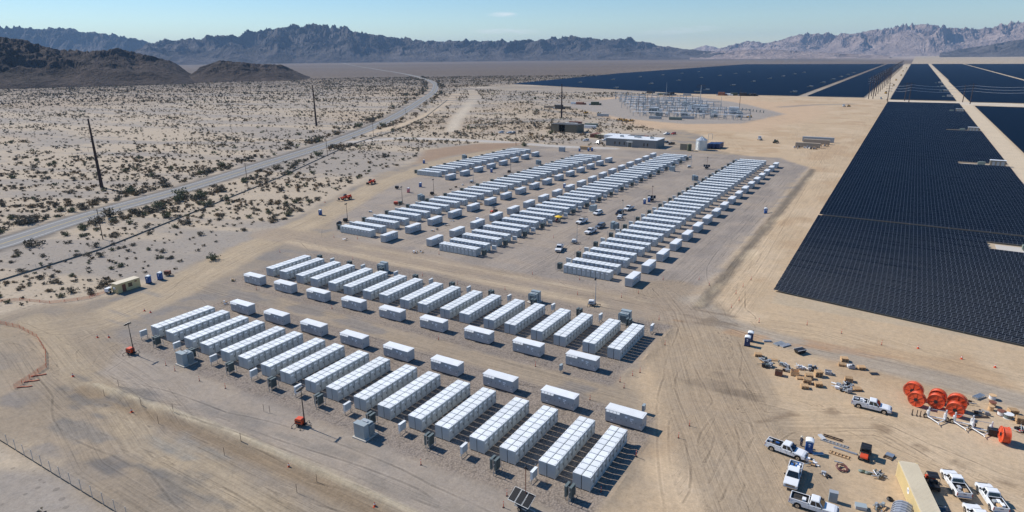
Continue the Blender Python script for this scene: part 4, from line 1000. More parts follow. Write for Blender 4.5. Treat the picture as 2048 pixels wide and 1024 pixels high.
    mir = [('mirror', MB().box(.98, 1.12, s * 1.08 - .1, s * 1.08 + .1, 1.16, 1.38, 0).mesh('mirror', m_black)) for s in (-1, 1)]
    seams = MB()
    for s in (-1, 1):
        for x in (-.55, .36, 1.3): seams.box(x - .008, x + .008, s * (W2 + .002) - .004, s * (W2 + .002) + .004, .5, 1.05, 0)
        for x in (.12, 1.02 - .12): seams.box(x - .09, x + .09, s * (W2 + .01) - .012, s * (W2 + .01) + .012, .93, .97, 0)
    seams = seams.mesh('door_trim', m_black)
    under = MB().box(-2.8, 2.7, -.75, .75, .3, .5, 0).mesh('chassis', m_black)
    parts = [('body', body, None, 0, hl + tl + [('door_trim', seams), ('grille', grille)] + mir), ('cab', cab, None, 0, g), ('bed_wall', bed, None, 0, [('bed_liner', liner)]), ('tailgate', gate), ('chassis', under)] + bump
    parts += wheels([(xr, -.83, .4), (xr, .83, .4), (xf, -.83, .4), (xf, .83, .4)])
    return parts
PK = pickup_parts(m_car); PKB = pickup_parts(m_carblk)
def suv_parts(paint):
    W2 = .95; xr, xf = -1.45, 1.5
    up = [(-2.4, .55), (-2.42, 1.0), (-2.3, 1.08), (1.0, 1.08), (2.1, .98), (2.38, .82), (2.4, .5)]
    low = [(2.05, .4)] + arch(xf, .4, .45) + arch(xr, .4, .45) + [(-2.0, .44)]
    body = MB().prism(up + low, -W2, W2, 0).mesh('body', paint, bevel=.06, seg=2)
    cab = MB().frustum((-2.36, 1.1, -.9, .9), (-2.05, .45, -.72, .72), 1.05, 1.76, 0).mesh('cab', paint, bevel=.07, seg=3)
    g = []
    for s in (-1, 1):
        q = MB().quad((-2.1, s * .9, 1.14), (.82, s * .9, 1.14), (.32, s * .765, 1.65), (-1.95, s * .765, 1.65)); g.append(('side_window', q.mesh('side_window', m_glass)))
    g.append(('windshield', MB().quad((1.1, -.78, 1.12), (1.1, .78, 1.12), (.56, .64, 1.68), (.56, -.64, 1.68)).mesh('windshield', m_glass)))
    g.append(('rear_window', MB().quad((-2.38, -.7, 1.2), (-2.38, .7, 1.2), (-2.14, .6, 1.66), (-2.14, -.6, 1.66)).mesh('rear_window', m_glass)))
    hl = [('headlight', MB().box(2.3, 2.41, s * .72 - .16, s * .72 + .16, .72, .88, 0).mesh('headlight', m_lamp)) for s in (-1, 1)]
    grille = MB().box(2.38, 2.42, -.5, .5, .62, .84, 0).mesh('grille', m_black)
    return [('body', body, None, 0, hl + [('grille', grille)]), ('cab', cab, None, 0, g)] + wheels([(xr, -.8, .38), (xr, .8, .38), (xf, -.8, .38), (xf, .8, .38)])
SUVW, SUVB, SUVG = suv_parts(m_car), suv_parts(m_carblk), suv_parts(m_cargry)
def drive(name, label, cat, parts, rear, front, near_side=0.0, group=None, extra=None, z=0):
    a = np.array(G(*rear)); b = np.array(G(*front)); d = b - a; d /= np.linalg.norm(d); n = np.array([-d[1], d[0]])
    c = (a + b) / 2
    if near_side:
        if (n @ c) < 0: n = -n
        c = c + n * near_side
    return thing(name, label, cat, parts + (extra or []), (c[0], c[1], gz1(c[0], c[1])), math.atan2(d[1], d[0]), group)
def load_tools(k):
    r = random.Random(k); out = []
    for i in range(7):
        x = r.uniform(-2.7, -1.1); y = r.uniform(-.55, .55); w = r.uniform(.12, .4)
        out.append(('cargo', MB().box(x - w, x + w, y - w * .6, y + w * .6, 1.036, 1.05 + r.uniform(.1, .35), 0).mesh('cargo', r.choice((m_steel, m_black, m_wood, m_pcsw, m_blue, m_pipe)), bevel=.02, seg=1)))
    return out
GV = 'vehicles in the laydown yard'
drive('pickup_truck', 'white pickup with tools in its bed parked left of the orange reels', 'pickup', PK, (1717, 816), (1766, 828), .85, GV, load_tools(1))
drive('pickup_truck', 'white pickup with an open black bed parked left of the blue toilet', 'pickup', PK, (1541, 901), (1596, 921), .85, GV, load_tools(2))
drive('pickup_truck', 'white pickup facing the camera with white gear in its bed', 'pickup', PK, (1591, 940), (1580, 978), 0, GV, [('tool_box', MB().box(-1.2, -.8, -.75, .75, 1.2, 1.5, 0).mesh('tool_box', m_white, bevel=.03, seg=1))] + load_tools(3))
drive('pickup_truck', 'white pickup at the bottom edge with a black bed and white box', 'pickup', PK, (1598, 1017), (1652, 1034), .85, GV, [('cooler_box', MB().box(-1.5, -1.0, -.6, .1, 1.04, 1.45, 0).mesh('cooler_box', m_white, bevel=.03, seg=1))])
drive('pickup_truck', 'white pickup with its tailgate toward the camera, beside the long yellow container', 'pickup', PK, (1923, 996), (1896, 955), 0, GV, load_tools(5))
drive('pickup_truck', 'white pickup with its tailgate toward the camera at the far right', 'pickup', PK, (1996, 1026), (1966, 982), 0, GV, load_tools(6))
drive('pickup_truck', 'white pickup cut by the bottom edge between two other pickups', 'pickup', PK, (1975, 1075), (1940, 1022), 0, GV)
drive('pickup_truck', 'black pickup cut by the bottom edge behind the yellow container', 'pickup', PKB, (1905, 1080), (1876, 1026), 0, GV)
GU = 'vehicles parked in the upper yard aisle'
rack = [('ladder_rack', MB().tube([(-2.8, -.8, 1.3), (-2.8, -.8, 2.0), (.6, -.8, 2.05)], .035).tube([(-2.8, .8, 1.3), (-2.8, .8, 2.0), (.6, .8, 2.05)], .035).tube([(-2.8, -.8, 2.0), (-2.8, .8, 2.0)], .035).tube([(-1.2, -.8, 2.02), (-1.2, .8, 2.02)], .035).tube([(-2.9, .3, 2.08), (1.4, .3, 2.12)], .05).mesh('ladder_rack', m_black))]
drive('pickup_truck', 'white pickup facing the camera alone in the upper yard aisle', 'pickup', PK, (1121, 496), (1116, 505), 0, GU)
drive('pickup_truck', 'white pickup beside the blue-grey car in the upper yard aisle', 'pickup', PK, (1188, 463), (1174, 469), 0, GU)
drive('pickup_truck', 'white work truck with a ladder rack in the upper yard', 'pickup', PK, (1171, 443), (1156, 449), 0, GU, rack)
drive('parked_car', 'blue-grey sport utility car in the upper yard aisle', 'car', SUVG, (1207, 453), (1194, 458), 0, GU)
drive('parked_car', 'white sport utility car by the grey transformer box in the upper yard', 'car', SUVW, (1201, 427), (1190, 431), 0, GU)
drive('parked_car', 'black sport utility car beside the light tower in the upper yard', 'car', SUVB, (1245, 426), (1233, 432), 0, GU)
drive('pickup_truck', 'white pickup with a black bed right of the black car', 'pickup', PK, (1263, 417.5), (1252, 422), 0, GU, load_tools(9))
GO = 'vehicles around the site office'
drive('parked_car', 'white sport utility car before the door of the grey site office', 'car', SUVW, (1281, 291), (1269, 296), 0, GO)
drive('pickup_truck', 'white pickup at the left end of the grey site office', 'pickup', PK, (1206, 286), (1189, 288), 0, GO, rack)
drive('parked_car', 'white car parked behind the pickup at the office left end', 'car', SUVW, (1216, 281), (1204, 282), 0, GO)
drive('parked_car', 'white car parked alone left of the office vehicles', 'car', SUVW, (1177, 282), (1166, 282.6), 0, GO)
drive('pickup_truck', 'black pickup parked at the right end of the grey site office', 'pickup', PKB, (1347, 288.5), (1336, 289.5), 0, GO)
drive('parked_car', 'black car parked close to the office right wall', 'car', SUVB, (1334, 287), (1329, 286), 0, GO)
drive('pickup_truck', 'white pickup on the bare dirt behind the site office', 'pickup', PK, (1340, 268.5), (1326, 270), 0, GO, rack)
drive('parked_car', 'red car on the bare dirt behind the site office', 'car', suv_parts(m_carred), (1352, 268), (1342, 269.5), 0, GO)
drive('parked_car', 'white car alone left of the thin pole near the access road', 'car', SUVW, (1006, 266), (998, 266.6), 0, GO)
drive('parked_car', 'white car beside the thin pole near the access road', 'car', SUVW, (1022, 267), (1015, 267.5), 0, GO)
drive('parked_car', 'dark car beside the thin pole near the access road', 'car', SUVG, (1029, 267), (1023, 267.8), 0, GO)

# utility vehicle
def utv_parts():
    roof = MB().box(-.85, .75, -.72, .72, 1.86, 1.96, 0, .05).box(-.6, -.5, -.6, .6, 1.96, 2.0, 0).box(.2, .3, -.6, .6, 1.96, 2.0, 0).mesh('roof', m_black)
    cage = MB()
    for s in (-1, 1): cage.tube([(-.9, s * .7, .8), (-.8, s * .68, 1.88), (.7, s * .68, 1.88), (1.15, s * .7, .95)], .035)
    cage = cage.mesh('roll_cage', m_black)
    hood = MB().prism([(.75, .55), (1.65, .55), (1.68, .78), (1.2, 1.0), (.75, 1.05)], -.55, .55, 0).mesh('hood', m_redor, bevel=.06, seg=2)
    body = MB().box(-1.6, 1.5, -.6, .6, .38, .58, 0).box(-1.7, -.75, -.65, .65, .62, 1.0, 0).box(-.65, -.1, -.6, .6, .55, 1.25, 0).box(-.2, .35, -.6, .6, .55, .8, 0).mesh('body', m_black, bevel=.03, seg=1)
    return [('body', body), ('hood', hood), ('roof', roof), ('roll_cage', cage)] + wheels([(-1.2, -.68, .33), (-1.2, .68, .33), (1.2, -.68, .33), (1.2, .68, .33)], TYS, RMS)
UT = utv_parts()
drive('utility_vehicle', 'black roofed utility buggy with an orange hood facing the camera', 'buggy', UT, (1731, 906), (1727, 921), 0, 'utility buggies')
drive('utility_vehicle', 'black roofed red utility buggy tucked behind the yellow container', 'buggy', UT, (1868, 986), (1856, 958), 0, 'utility buggies')
drive('utility_vehicle', 'small dark utility buggy between the second and third upper blocks', 'buggy', UT, (992, 424), (984, 426), 0, 'utility buggies')

# telehandlers, lift and loaders
def tele_parts(m_):
    ch = MB().box(-2.4, 2.0, -.85, .85, .75, 1.35, 0).box(-2.5, -1.2, -.95, .1, 1.2, 1.75, 0).mesh('chassis', m_, bevel=.06, seg=2)
    cabm = MB().frustum((-.6, .9, -1.15, -.2), (-.4, .6, -1.1, -.25), 1.3, 2.45, 0).mesh('cab', m_black, bevel=.05, seg=2)
    cg = MB().quad((.96, -1.1, 1.45), (.96, -.25, 1.45), (.68, -.28, 2.35), (.68, -1.05, 2.35)).quad((-.45, -1.17, 1.45), (.75, -1.17, 1.45), (.55, -1.12, 2.35), (-.35, -1.12, 2.35)).mesh('window', m_glass)
    boom = MB().cyl((-2.3, .35, 2.0), (3.2, .35, 1.5), .24, .2, 4).cyl((3.0, .35, 1.5), (3.7, .35, 1.2), .16, .16, 4).mesh('boom', m_)
    fork = MB().box(3.6, 3.75, -.6, 1.2, .5, 1.4, 0).box(3.7, 4.9, -.2, 0, .45, .53, 0).box(3.7, 4.9, .6, .8, .45, .53, 0).mesh('fork', m_black)
    return [('chassis', ch), ('cab', cabm, None, 0, [('window', cg)]), ('boom', boom), ('fork', fork)] + wheels([(-1.5, -1.0, .62), (-1.5, 1.0, .62), (1.5, -1.0, .62), (1.5, 1.0, .62)], TYB, RMB)
TL = tele_parts(m_redor)
drive('telehandler', 'orange-red telehandler at the dirt road edge, nearer of two', 'telehandler', TL, (702, 398), (684, 401), 0, 'telehandlers')
drive('telehandler', 'orange-red telehandler at the dirt road edge, farther of two', 'telehandler', TL, (750, 366), (737, 370), 0, 'telehandlers')
LD = tele_parts(m_equip)
for (x, y, lb) in ((1499, 235, 'alone right of the substation'), (1240, 241, 'leftmost in the row below the substation'), (1250, 242.5, 'middle of the row below the substation'), (1262, 243, 'rightmost in the row below the substation'), (1172, 227, 'alone left of the substation pad')):
    drive('wheel_loader', 'yellow and rust earthmover ' + lb, 'earthmover', LD, (x + 5, y), (x - 5, y + .6), 0, 'earthmovers near the substation')
def semi_parts():
    hood = MB().box(.9, 2.9, -.8, .8, .7, 1.75, 0, .05).mesh('hood', m_car, bevel=.1, seg=2)
    cabm = MB().frustum((-1.0, 1.0, -1.1, 1.1), (-.9, .75, -1.0, 1.0), .8, 2.8, 0).mesh('cab', m_car, bevel=.08, seg=2)
    ws = MB().quad((1.02, -.9, 1.85), (1.02, .9, 1.85), (.84, .85, 2.6), (.84, -.85, 2.6)).mesh('windshield', m_glass)
    fr = MB().box(-4.2, 2.6, -.45, .45, .55, .85, 0).box(-4.0, -1.2, -.9, .9, .95, 1.05, 0).mesh('frame', m_black)
    return [('hood', hood), ('cab', cabm, None, 0, [('windshield', ws)]), ('frame', fr)] + wheels([(2.0, -.95, .5), (2.0, .95, .5), (-2.4, -.95, .5), (-2.4, .95, .5), (-3.6, -.95, .5), (-3.6, .95, .5)])
SM = semi_parts()
drive('semi_truck', 'white semi truck tractor alone on the bare tan ground', 'truck', SM, (1522, 278), (1516, 282), 0, None)
drive('semi_truck', 'white truck near the solar field corner, left of a dark one', 'truck', SM, (1690, 213), (1684, 214), 0, None)
drive('wheel_loader', 'dark earthmover near the solar field corner beside a white truck', 'earthmover', LD, (1701, 213), (1694, 214), 0, None)
drive('wheel_loader', 'small dark tractor right of the white semi truck', 'earthmover', tele_parts(m_olive), (1556, 285), (1547, 287), 0, None)
drive('semi_truck', 'water truck at the mouth of the solar corridor', 'truck', SM, (1763, 197), (1760, 199.5), 0, None)

# ================================================================== SITE EQUIPMENT
def potty_parts(m_):
    base = MB().box(-.6, .6, -.6, .6, 0, .12, 0).mesh('base', m_black)
    body = MB().box(-.55, .55, -.55, .55, .12, 2.0, 0).mesh('body', m_, bevel=.05, seg=1)
    door = MB().box(-.4, .4, -.575, -.55, .2, 1.9, 0).box(.26, .34, -.6, -.575, 1.0, 1.15, 1).mesh('door', m_, m_black)
    lou = MB()
    for s in (-1, 1):
        for k in range(3): lou.box(s * .565 - .015, s * .565 + .015, -.35, .35, 1.6 + k * .1, 1.65 + k * .1, 0)
    sg = MB().box(-.16, .16, -.582, -.574, 1.45, 1.7, 0).box(-.1, .1, -.582, -.574, 1.15, 1.3, 0).mesh('sign', m_pcsw)
    n = 6; pr = [(.62 * math.cos(math.pi * k / n), 2.0 + .26 * math.sin(math.pi * k / n)) for k in range(n + 1)]
    roof = MB().prism(pr, -.62, .62, 0).mesh('roof', m_roofw)
    vent = MB().cyl((.38, .42, 2.0), (.38, .42, 2.5), .05, n=8).mesh('vent_pipe', m_black)
    return [('base', base), ('body', body, None, 0, [('door', door), ('louvre', lou.mesh('louvre', m_)), ('sign', sg)]), ('roof', roof, None, 0, [('vent_pipe', vent)])]
PT, PTP = potty_parts(m_blue), potty_parts(m_pink)
PTD = potty_parts(m_dblue)
for (x, y, rz, pp, lb) in ((1617, 903, .1, PT, 'blue portable toilet beside the white pickup and the standing person'), (1494, 691, .1, PTD, 'dark blue portable toilet at the laydown corner, nearer of two'), (1500, 682, .1, PTD, 'dark blue portable toilet at the laydown corner, farther of two'), (298, 566, .45, PT, 'blue portable toilet right of the cream office cabin, left of two'), (321, 559, .45, PT, 'blue portable toilet right of the cream office cabin, right of two'),
                           (641, 430, .4, PT, 'blue portable toilet alone beside the left dirt haul road'), (848, 327, .4, PT, 'blue portable toilet beside the brown dirt patch'), (817, 385, .3, PTP, 'pink portable toilet in the open left yard'), (841, 374, .3, PT, 'blue portable toilet behind the pink one'), (955, 447, .3, PT, 'blue portable toilet half hidden behind a third-block inverter'), (983, 345, .3, PT, 'blue portable toilet beside the short far left block'), (1129, 376, .3, PT, 'blue portable toilet between two inverter containers'), (1531, 427, .3, PT, 'blue portable toilet alone right of the rightmost upper block'), (1289, 408, .3, PT, 'dark blue portable toilet in the upper yard aisle, left of two'), (1298, 404, .3, PT, 'dark blue portable toilet in the upper yard aisle, right of two'), (1159, 303, .2, PT, 'blue portable toilet behind the second upper block, left of three'), (1177, 302.5, .2, PT, 'blue portable toilet behind the second upper block, middle of three'), (1184, 302, .2, PT, 'blue portable toilet behind the second upper block, right of three')):
    g_ = G(x, y); thing('portable_toilet', lb, 'portable toilet', pp, (g_[0], g_[1], gz1(*g_)), rz, 'portable toilets')

def tower_parts(m_, mast=7.0):
    hood = MB().prism([(-.75, .55), (.75, .55), (.75, 1.25), (.55, 1.5), (-.55, 1.5), (-.75, 1.25)], -.5, .5, 0).box(-.6, .6, -.505, .505, .75, 1.1, 1).mesh('engine_hood', m_, m_black, bevel=.03, seg=1)
    fr = MB().box(-.9, 1.2, -.45, .45, .4, .52, 0).box(1.2, 2.3, -.05, .05, .4, .5, 0).tube([(2.2, 0, .45), (2.2, 0, .0)], .05).mesh('trailer_frame', m_black)
    out = MB()
    for s in (-1, 1):
        for x in (-.8, .9): out.tube([(x, s * .45, .46), (x, s * 1.25, .46), (x, s * 1.25, .02)], .045).box(x - .12, x + .12, s * 1.25 - .12, s * 1.25 + .12, 0, .04, 0)
    out = out.mesh('outrigger', m_black)
    ms = MB().cyl((.95, 0, .5), (.95, 0, 2.6), .11, n=6).cyl((.95, 0, 2.5), (.95, 0, mast * .72), .085, n=6).cyl((.95, 0, mast * .7), (.95, 0, mast), .06, n=6).mesh('mast', m_black if m_ is not m_white else m_steel)
    bar = MB().box(.9, 1.0, -.75, .75, mast - .05, mast + .03, 0).mesh('crossbar', m_black)
    lamps = []
    for y_ in (-.62, -.22, .22, .62):
        lm = MB().cyl((.95, y_, mast + .2), (.65, y_, mast + .08), .09, .2, 8, 0).cyl((.65, y_, mast + .08), (.62, y_, mast + .07), .19, .19, 8, 1).mesh('lamp', m_black, m_lamp); lamps.append(('lamp', lm))
    return [('engine_hood', hood), ('trailer_frame', fr), ('outrigger', out), ('mast', ms, None, 0, [('crossbar', bar)] + lamps)] + wheels([(-.1, -.6, .3), (-.1, .6, .3)], TYS, RMS)
TO, TW_, TD = tower_parts(m_orange), tower_parts(m_white), tower_parts(m_black, 7.0)
TW2 = tower_parts(m_green, 7.5)
for (x, y, rz, tp, lb) in ((262, 708, .2, TO, 'orange light tower trailer at the left end of the front banks'), (601, 851, .2, TO, 'orange light tower trailer before the middle of the front banks'), (1183, 611, .3, TW_, 'white light tower behind the back banks of the near yard'), (1148, 487, .3, TW_, 'white light tower by the nearest white pickup of the upper aisle'), (691, 444, .3, TD, 'dark light tower at the near left corner of the second block'), (801, 409, .3, TW2, 'green light tower left of the second block'), (864, 390, .3, TD, 'dark light tower left of the second block, beyond the green one'), (943, 366, .4, TW_, 'white light tower between the first and second upper blocks'), (1018, 346, .4, TD, 'dark light tower at the far end between first and second upper blocks'), (1240, 437, .4, TW_, 'white light tower beside the black car'), (1378, 336, .4, TW_, 'white light tower far up the aisle by the third block')):
    g_ = G(x, y); thing('light_tower', lb, 'light tower', tp, (g_[0], g_[1], 0), rz, 'mobile light towers')
# scissor lift, generators and small trailers
def gen_parts(m_, w=1.0):
    return [('enclosure', MB().box(-1.0 * w, 1.0 * w, -.55, .55, .5, 1.5, 0).box(-.9 * w, .9 * w, -.56, .56, .8, 1.2, 1).mesh('enclosure', m_, m_black, bevel=.03, seg=1)), ('trailer_frame', MB().box(-1.1 * w, 1.1 * w, -.45, .45, .38, .5, 0).box(1.1 * w, 2.0 * w, -.05, .05, .38, .46, 0).box(1.9 * w, 2.0 * w, -.06, .06, 0, .4, 0).mesh('trailer_frame', m_black))] + wheels([(-.1, -.62, .3), (-.1, .62, .3)], TYS, RMS)
for (x, y, m_, rz, lb) in ((218, 586, m_white, 2.0, 'white topped generator trailer left of the cream office cabin'), (336, 551, m_rust, .5, 'small dark wash station cart right of the two blue toilets'), (792, 410, m_redor, .3, 'small red lift machine beside the green light tower'), (794, 378, m_black, .3, 'small dark cart left of the blue toilet in the left yard'), (1238, 440, m_white, .3, 'white generator trailer before the black car'), (1553, 700, m_black, .3, 'dark welder on skids at the laydown corner')):
    if x == 1553: continue
    g_ = G(x, y); thing('generator_trailer', lb, 'trailer', gen_parts(m_, .8), (g_[0], g_[1], 0), rz)
g_ = G(690, 452); single('water_tank', 'black round tank beside the dark light tower', 'tank', MB().cyl((0, -.9, .8), (0, .9, .8), .8, n=14).box(-.6, .6, -.7, .7, 0, .25, 0).mesh('water_tank', m_black, bevel=.05, seg=1), (g_[0] - 2.5, g_[1] - .5, 0), .4)
# cream office cabin
def cabin_parts():
    body = MB().box(0, 6.4, 0, 2.44, .12, 2.6, 0).mesh('wall', m_yellow)
    roof = MB().box(-.08, 6.48, -.08, 2.52, 2.6, 2.72, 0).mesh('roof', m_yroof)
    door = MB().box(1.3, 2.3, -.03, 0, .15, 2.2, 0).mesh('door', m_rust)
    win = MB().box(3.0, 4.1, -.03, 0, 1.1, 2.0, 0).mesh('window', m_glass); wf = MB().box(2.92, 4.18, -.02, .0, 1.02, 1.1, 0).box(2.92, 4.18, -.02, 0, 2.0, 2.08, 0).mesh('frame', m_black)
    sign = MB().box(4.9, 5.5, -.02, 0, 1.9, 2.25, 0).mesh('sign', m_rust); vent = MB().box(-.25, 0, .8, 1.5, 1.2, 1.7, 0).mesh('air_conditioner', m_white)
    foot = MB().box(.2, .5, .1, 2.3, 0, .12, 0).box(5.9, 6.2, .1, 2.3, 0, .12, 0).mesh('skid', m_black)
    return [('wall', body, None, 0, [('door', door), ('window', win), ('window_frame', wf), ('sign', sign), ('air_conditioner', vent)]), ('roof', roof), ('skid', foot)]
a = G(237, 588); b_ = G(283, 573); thing('office_cabin', 'cream coloured office cabin with a brown door beside the left dirt road', 'cabin', cabin_parts(), (a[0], a[1], 0), math.atan2(b_[1] - a[1], b_[0] - a[0]))
# solar powered camera trailer
def soltrail():
    fr = MB().box(-1.0, 1.0, -.6, .6, .35, .5, 0).box(1.0, 2.2, -.05, .05, .38, .48, 0).mesh('trailer_frame', m_steel)
    bx = MB().box(-.95, .95, -.5, .5, .5, 1.3, 0).mesh('battery_box', m_black)
    pan = []
    for k in range(3):
        x0 = -1.75 + k * 1.18
        pm = MB().add([(x0, -1.1, 1.35), (x0 + 1.12, -1.1, 1.35), (x0 + 1.12, .75, 2.35), (x0, .75, 2.35), (x0, -1.1, 1.3), (x0 + 1.12, -1.1, 1.3), (x0 + 1.12, .75, 2.3), (x0, .75, 2.3)], [(0, 1, 2, 3), (7, 6, 5, 4), (0, 4, 5, 1), (1, 5, 6, 2), (2, 6, 7, 3), (3, 7, 4, 0)], 1)
        e = .05; s_ = 1 / 1.85
        pm.add([(x0 + e, -1.1 + e, 1.362 + e * .54), (x0 + 1.12 - e, -1.1 + e, 1.362 + e * .54), (x0 + 1.12 - e, .75 - e, 2.362 - e * .54), (x0 + e, .75 - e, 2.362 - e * .54)], [(0, 1, 2, 3)], 0)
        pan.append(('solar_panel', pm.mesh('solar_panel', m_pv, m_steel)))
    ms = MB().cyl((.2, .5, .5), (.2, .5, 6.3), .06, n=6).mesh('mast', m_rust); cm = MB().sphere((.2, .5, 6.45), .18, 8, 6).box(-.15, .55, .42, .58, 6.15, 6.28, 0).mesh('camera_head', m_black)
    return [('trailer_frame', fr), ('battery_box', bx), ('mast', ms, None, 0, [('camera_head', cm)])] + pan + wheels([(0, -.75, .3), (0, .75, .3)], TYS, RMS)
ST = soltrail()
for (x, y, rz, lb) in ((1045, 1016, -.1, 'trailer with three solar panels and a mast at the bottom edge'), (1303, 402, .3, 'small solar panel trailer behind the two dark blue toilets'), (1413, 338, .3, 'small solar panel trailer far up the aisle of the upper yard')):
    g_ = G(x, y); thing('solar_trailer', lb, 'trailer', ST, (g_[0], g_[1], 0), rz, 'solar trailers')
# umbrella and people
g_ = G(1117, 444); thing('umbrella', 'yellow sun umbrella by the ends of the third upper block', 'umbrella', [('pole', MB().cyl((0, 0, 0), (0, 0, 2.3), .03, n=6).mesh('pole', m_steel)), ('canopy', MB().cyl((0, 0, 2.1), (0, 0, 2.65), 1.5, .05, 8).mesh('canopy', m_umb))], (g_[0], g_[1], 0))
def person(label, loc, rz, shirt, pants, hat, lean=0.0, group=None):
    # one continuous skinned figure
    J = {'pel': (0, 0, .95), 'wst': (0, .0, 1.12), 'chs': (.02, 0, 1.36), 'nck': (.03, 0, 1.5), 'hd0': (.05, 0, 1.6), 'hd1': (.05, 0, 1.74)}
    V = []; E = []; Rr = []
    def v(p, r): V.append(p); Rr.append(r); return len(V) - 1
    pel = v((0, 0, .95), .16); wst = v((0, 0, 1.12), .145); chs = v((.02, 0, 1.36), .17); nck = v((.03, 0, 1.5), .06); h0 = v((.05, 0, 1.6), .09); h1 = v((.06, 0, 1.7), .095)
    E += [(pel, wst), (wst, chs), (chs, nck), (nck, h0), (h0, h1)]
    for s in (-1, 1):
        sh = v((.02, s * .21, 1.42), .075); el = v((.02, s * .27, 1.15), .05); wr = v((.16, s * .22, .95), .036); hn = v((.22, s * .2, .88), .04)
        E += [(chs, sh), (sh, el), (el, wr), (wr, hn)]
        hp = v((0, s * .1, .88), .1); kn = v((.03, s * .12, .5), .07); an = v((-.01, s * .13, .1), .048); to = v((.15, s * .14, .05), .045)
        E += [(pel, hp), (hp, kn), (kn, an), (an, to)]
    me = bpy.data.meshes.new('body'); me.from_pydata(V, E, []); 
    ob = bpy.data.objects.new('person', me); COL.link(ob); ob.location = loc; ob.rotation_euler = (0, 0, rz)
    sk = ob.modifiers.new('skin', 'SKIN'); ob.modifiers.new('sub', 'SUBSURF').render_levels = 1
    for i, q in enumerate(me.skin_vertices[0].data): q.radius = (Rr[i], Rr[i]); q.use_root = (i == 0)
    me.materials.append(shirt)
    tag(ob, label, 'person', group)
    obj('trousers', MB().cyl((0, .1, .9), (.02, .12, .5), .125, .095, 10).cyl((.02, .12, .5), (0, .13, .1), .095, .075, 10).cyl((0, -.1, .9), (.02, -.12, .5), .125, .095, 10).cyl((.02, -.12, .5), (0, -.13, .1), .095, .075, 10).cyl((0, 0, .84), (0, 0, 1.04), .19, .175, 12).mesh('trousers', pants), ob)
    hd = obj('head', MB().sphere((.06, 0, 1.67), .112, 12, 8, 0, 1.2).box(.165, .195, -.015, .015, 1.64, 1.69, 0).box(.15, .17, -.05, -.025, 1.69, 1.705, 1).box(.15, .17, .025, .05, 1.69, 1.705, 1).box(.152, .17, -.03, .03, 1.6, 1.61, 1).mesh('head', m_skin, m_black, smooth=True), ob)
    obj('hat', MB().cyl((.06, 0, 1.74), (.06, 0, 1.76), .24, .24, 14).cyl((.06, 0, 1.75), (.06, 0, 1.87), .13, .1, 12).mesh('hat', hat), ob)
    for s in (-1, 1):
        fm = MB()
        for f_ in range(4): fm.cyl((.21, s * .2 + (f_ - 1.5) * .02, .875), (.245 + .01 * (f_ % 2), s * .2 + (f_ - 1.5) * .021, .80 + .008 * abs(f_ - 1.5)), .011, .009, 6)
        fm.cyl((.22, s * .165, .9), (.265, s * .15, .845), .012, .01, 6)
        obj('fingers', fm.mesh('fingers', m_skin), ob)
    return ob
g_ = G(1602, 892); person('person in a wide straw hat and dark clothes standing beside the blue toilet', (g_[0], g_[1], 0), -2.2, m_cloth, m_cloth, m_hay)
g_ = G(1116, 446); person('person in a red shirt under the yellow umbrella, left of two', (g_[0] - .6, g_[1] - .2, 0), -1.2, m_carred, m_cloth, m_hay, group='people under the umbrella')
person('person in a dark shirt under the yellow umbrella, right of two', (g_[0] + .5, g_[1], 0), 2.0, m_cloth2, m_cloth, m_hay, group='people under the umbrella')

# ================================================================== LAYDOWN YARD
GL = lambda x, y: (lambda q: (q[0], q[1], gz1(*q)))(G(x, y))
# 12 m cream container with crossed-tool emblem and rounded bundle beside it
def long_container():
    L, Wd, H = 12.2, 2.44, 2.6
    side_ = MB().box(0, Wd, 0, L, .1, H - .06, 0)
    for k in range(40):
        y_ = .2 + k * .297; side_.box(-.02, 0, y_, y_ + .15, .25, H - .2, 0); side_.box(Wd, Wd + .02, y_, y_ + .15, .25, H - .2, 0)
    roof = MB().box(-.02, Wd + .02, -.02, L + .02, H - .06, H, 0)
    for k in range(40): roof.box(.1, Wd - .1, .2 + k * .297, .35 + k * .297, H, H + .02, 0)
    dr = MB().box(.06, Wd / 2 - .02, L, L + .03, .2, H - .2, 0).box(Wd / 2 + .02, Wd - .06, L, L + .03, .2, H - .2, 0).mesh('door', m_yellow)
    bars = MB()
    for x_ in (.3, .9, 1.5, 2.1): bars.cyl((x_, L + .05, .2), (x_, L + .05, H - .2), .025, n=6)
    emb = MB().cyl((-.035, 6.2, 1.75), (-.03, 6.2, 1.75), .46, n=20, mi=0)
    emb.box(-.045, -.036, 6.02, 6.1, 1.45, 2.05, 1).box(-.045, -.036, 6.3, 6.38, 1.45, 2.05, 1).box(-.045, -.036, 5.95, 6.45, 1.7, 1.8, 1)
    corner = MB()
    for x_ in (0, Wd - .16):
        for y_ in (0, L - .16):
            for z_ in (0, H - .1): corner.box(x_ - .025, x_ + .185, y_ - .025, y_ + .185, z_, z_ + .13, 0)
    return [('side_wall', side_.mesh('side_wall', m_yellow), None, 0, [('emblem', emb.mesh('emblem', m_pcsw, m_dblue))]), ('roof', roof.mesh('roof', m_yroof)), ('door', dr, None, 0, [('locking_bar', bars.mesh('locking_bar', m_yellow))]), ('corner_casting', corner.mesh('corner_casting', m_yellow))]
c0 = np.array(G(1797, 921, 2.6)); c1 = np.array(G(1835, 927, 2.6)); c2 = np.array(G(1842, 1024, 2.6)); dv = c2 - c0; dv /= np.linalg.norm(dv)
ang_ = math.atan2(dv[1], dv[0]) - math.pi / 2
lc = c0 + dv * 12.2
# local +Y runs from the far end backwards: place origin at the near end
o_rz = ang_ + math.pi
wv = np.array([math.cos(o_rz), math.sin(o_rz)])
thing('shipping_container', 'long cream shipping container with an emblem on its side', 'container', long_container(), (lc[0], lc[1], 0), o_rz)
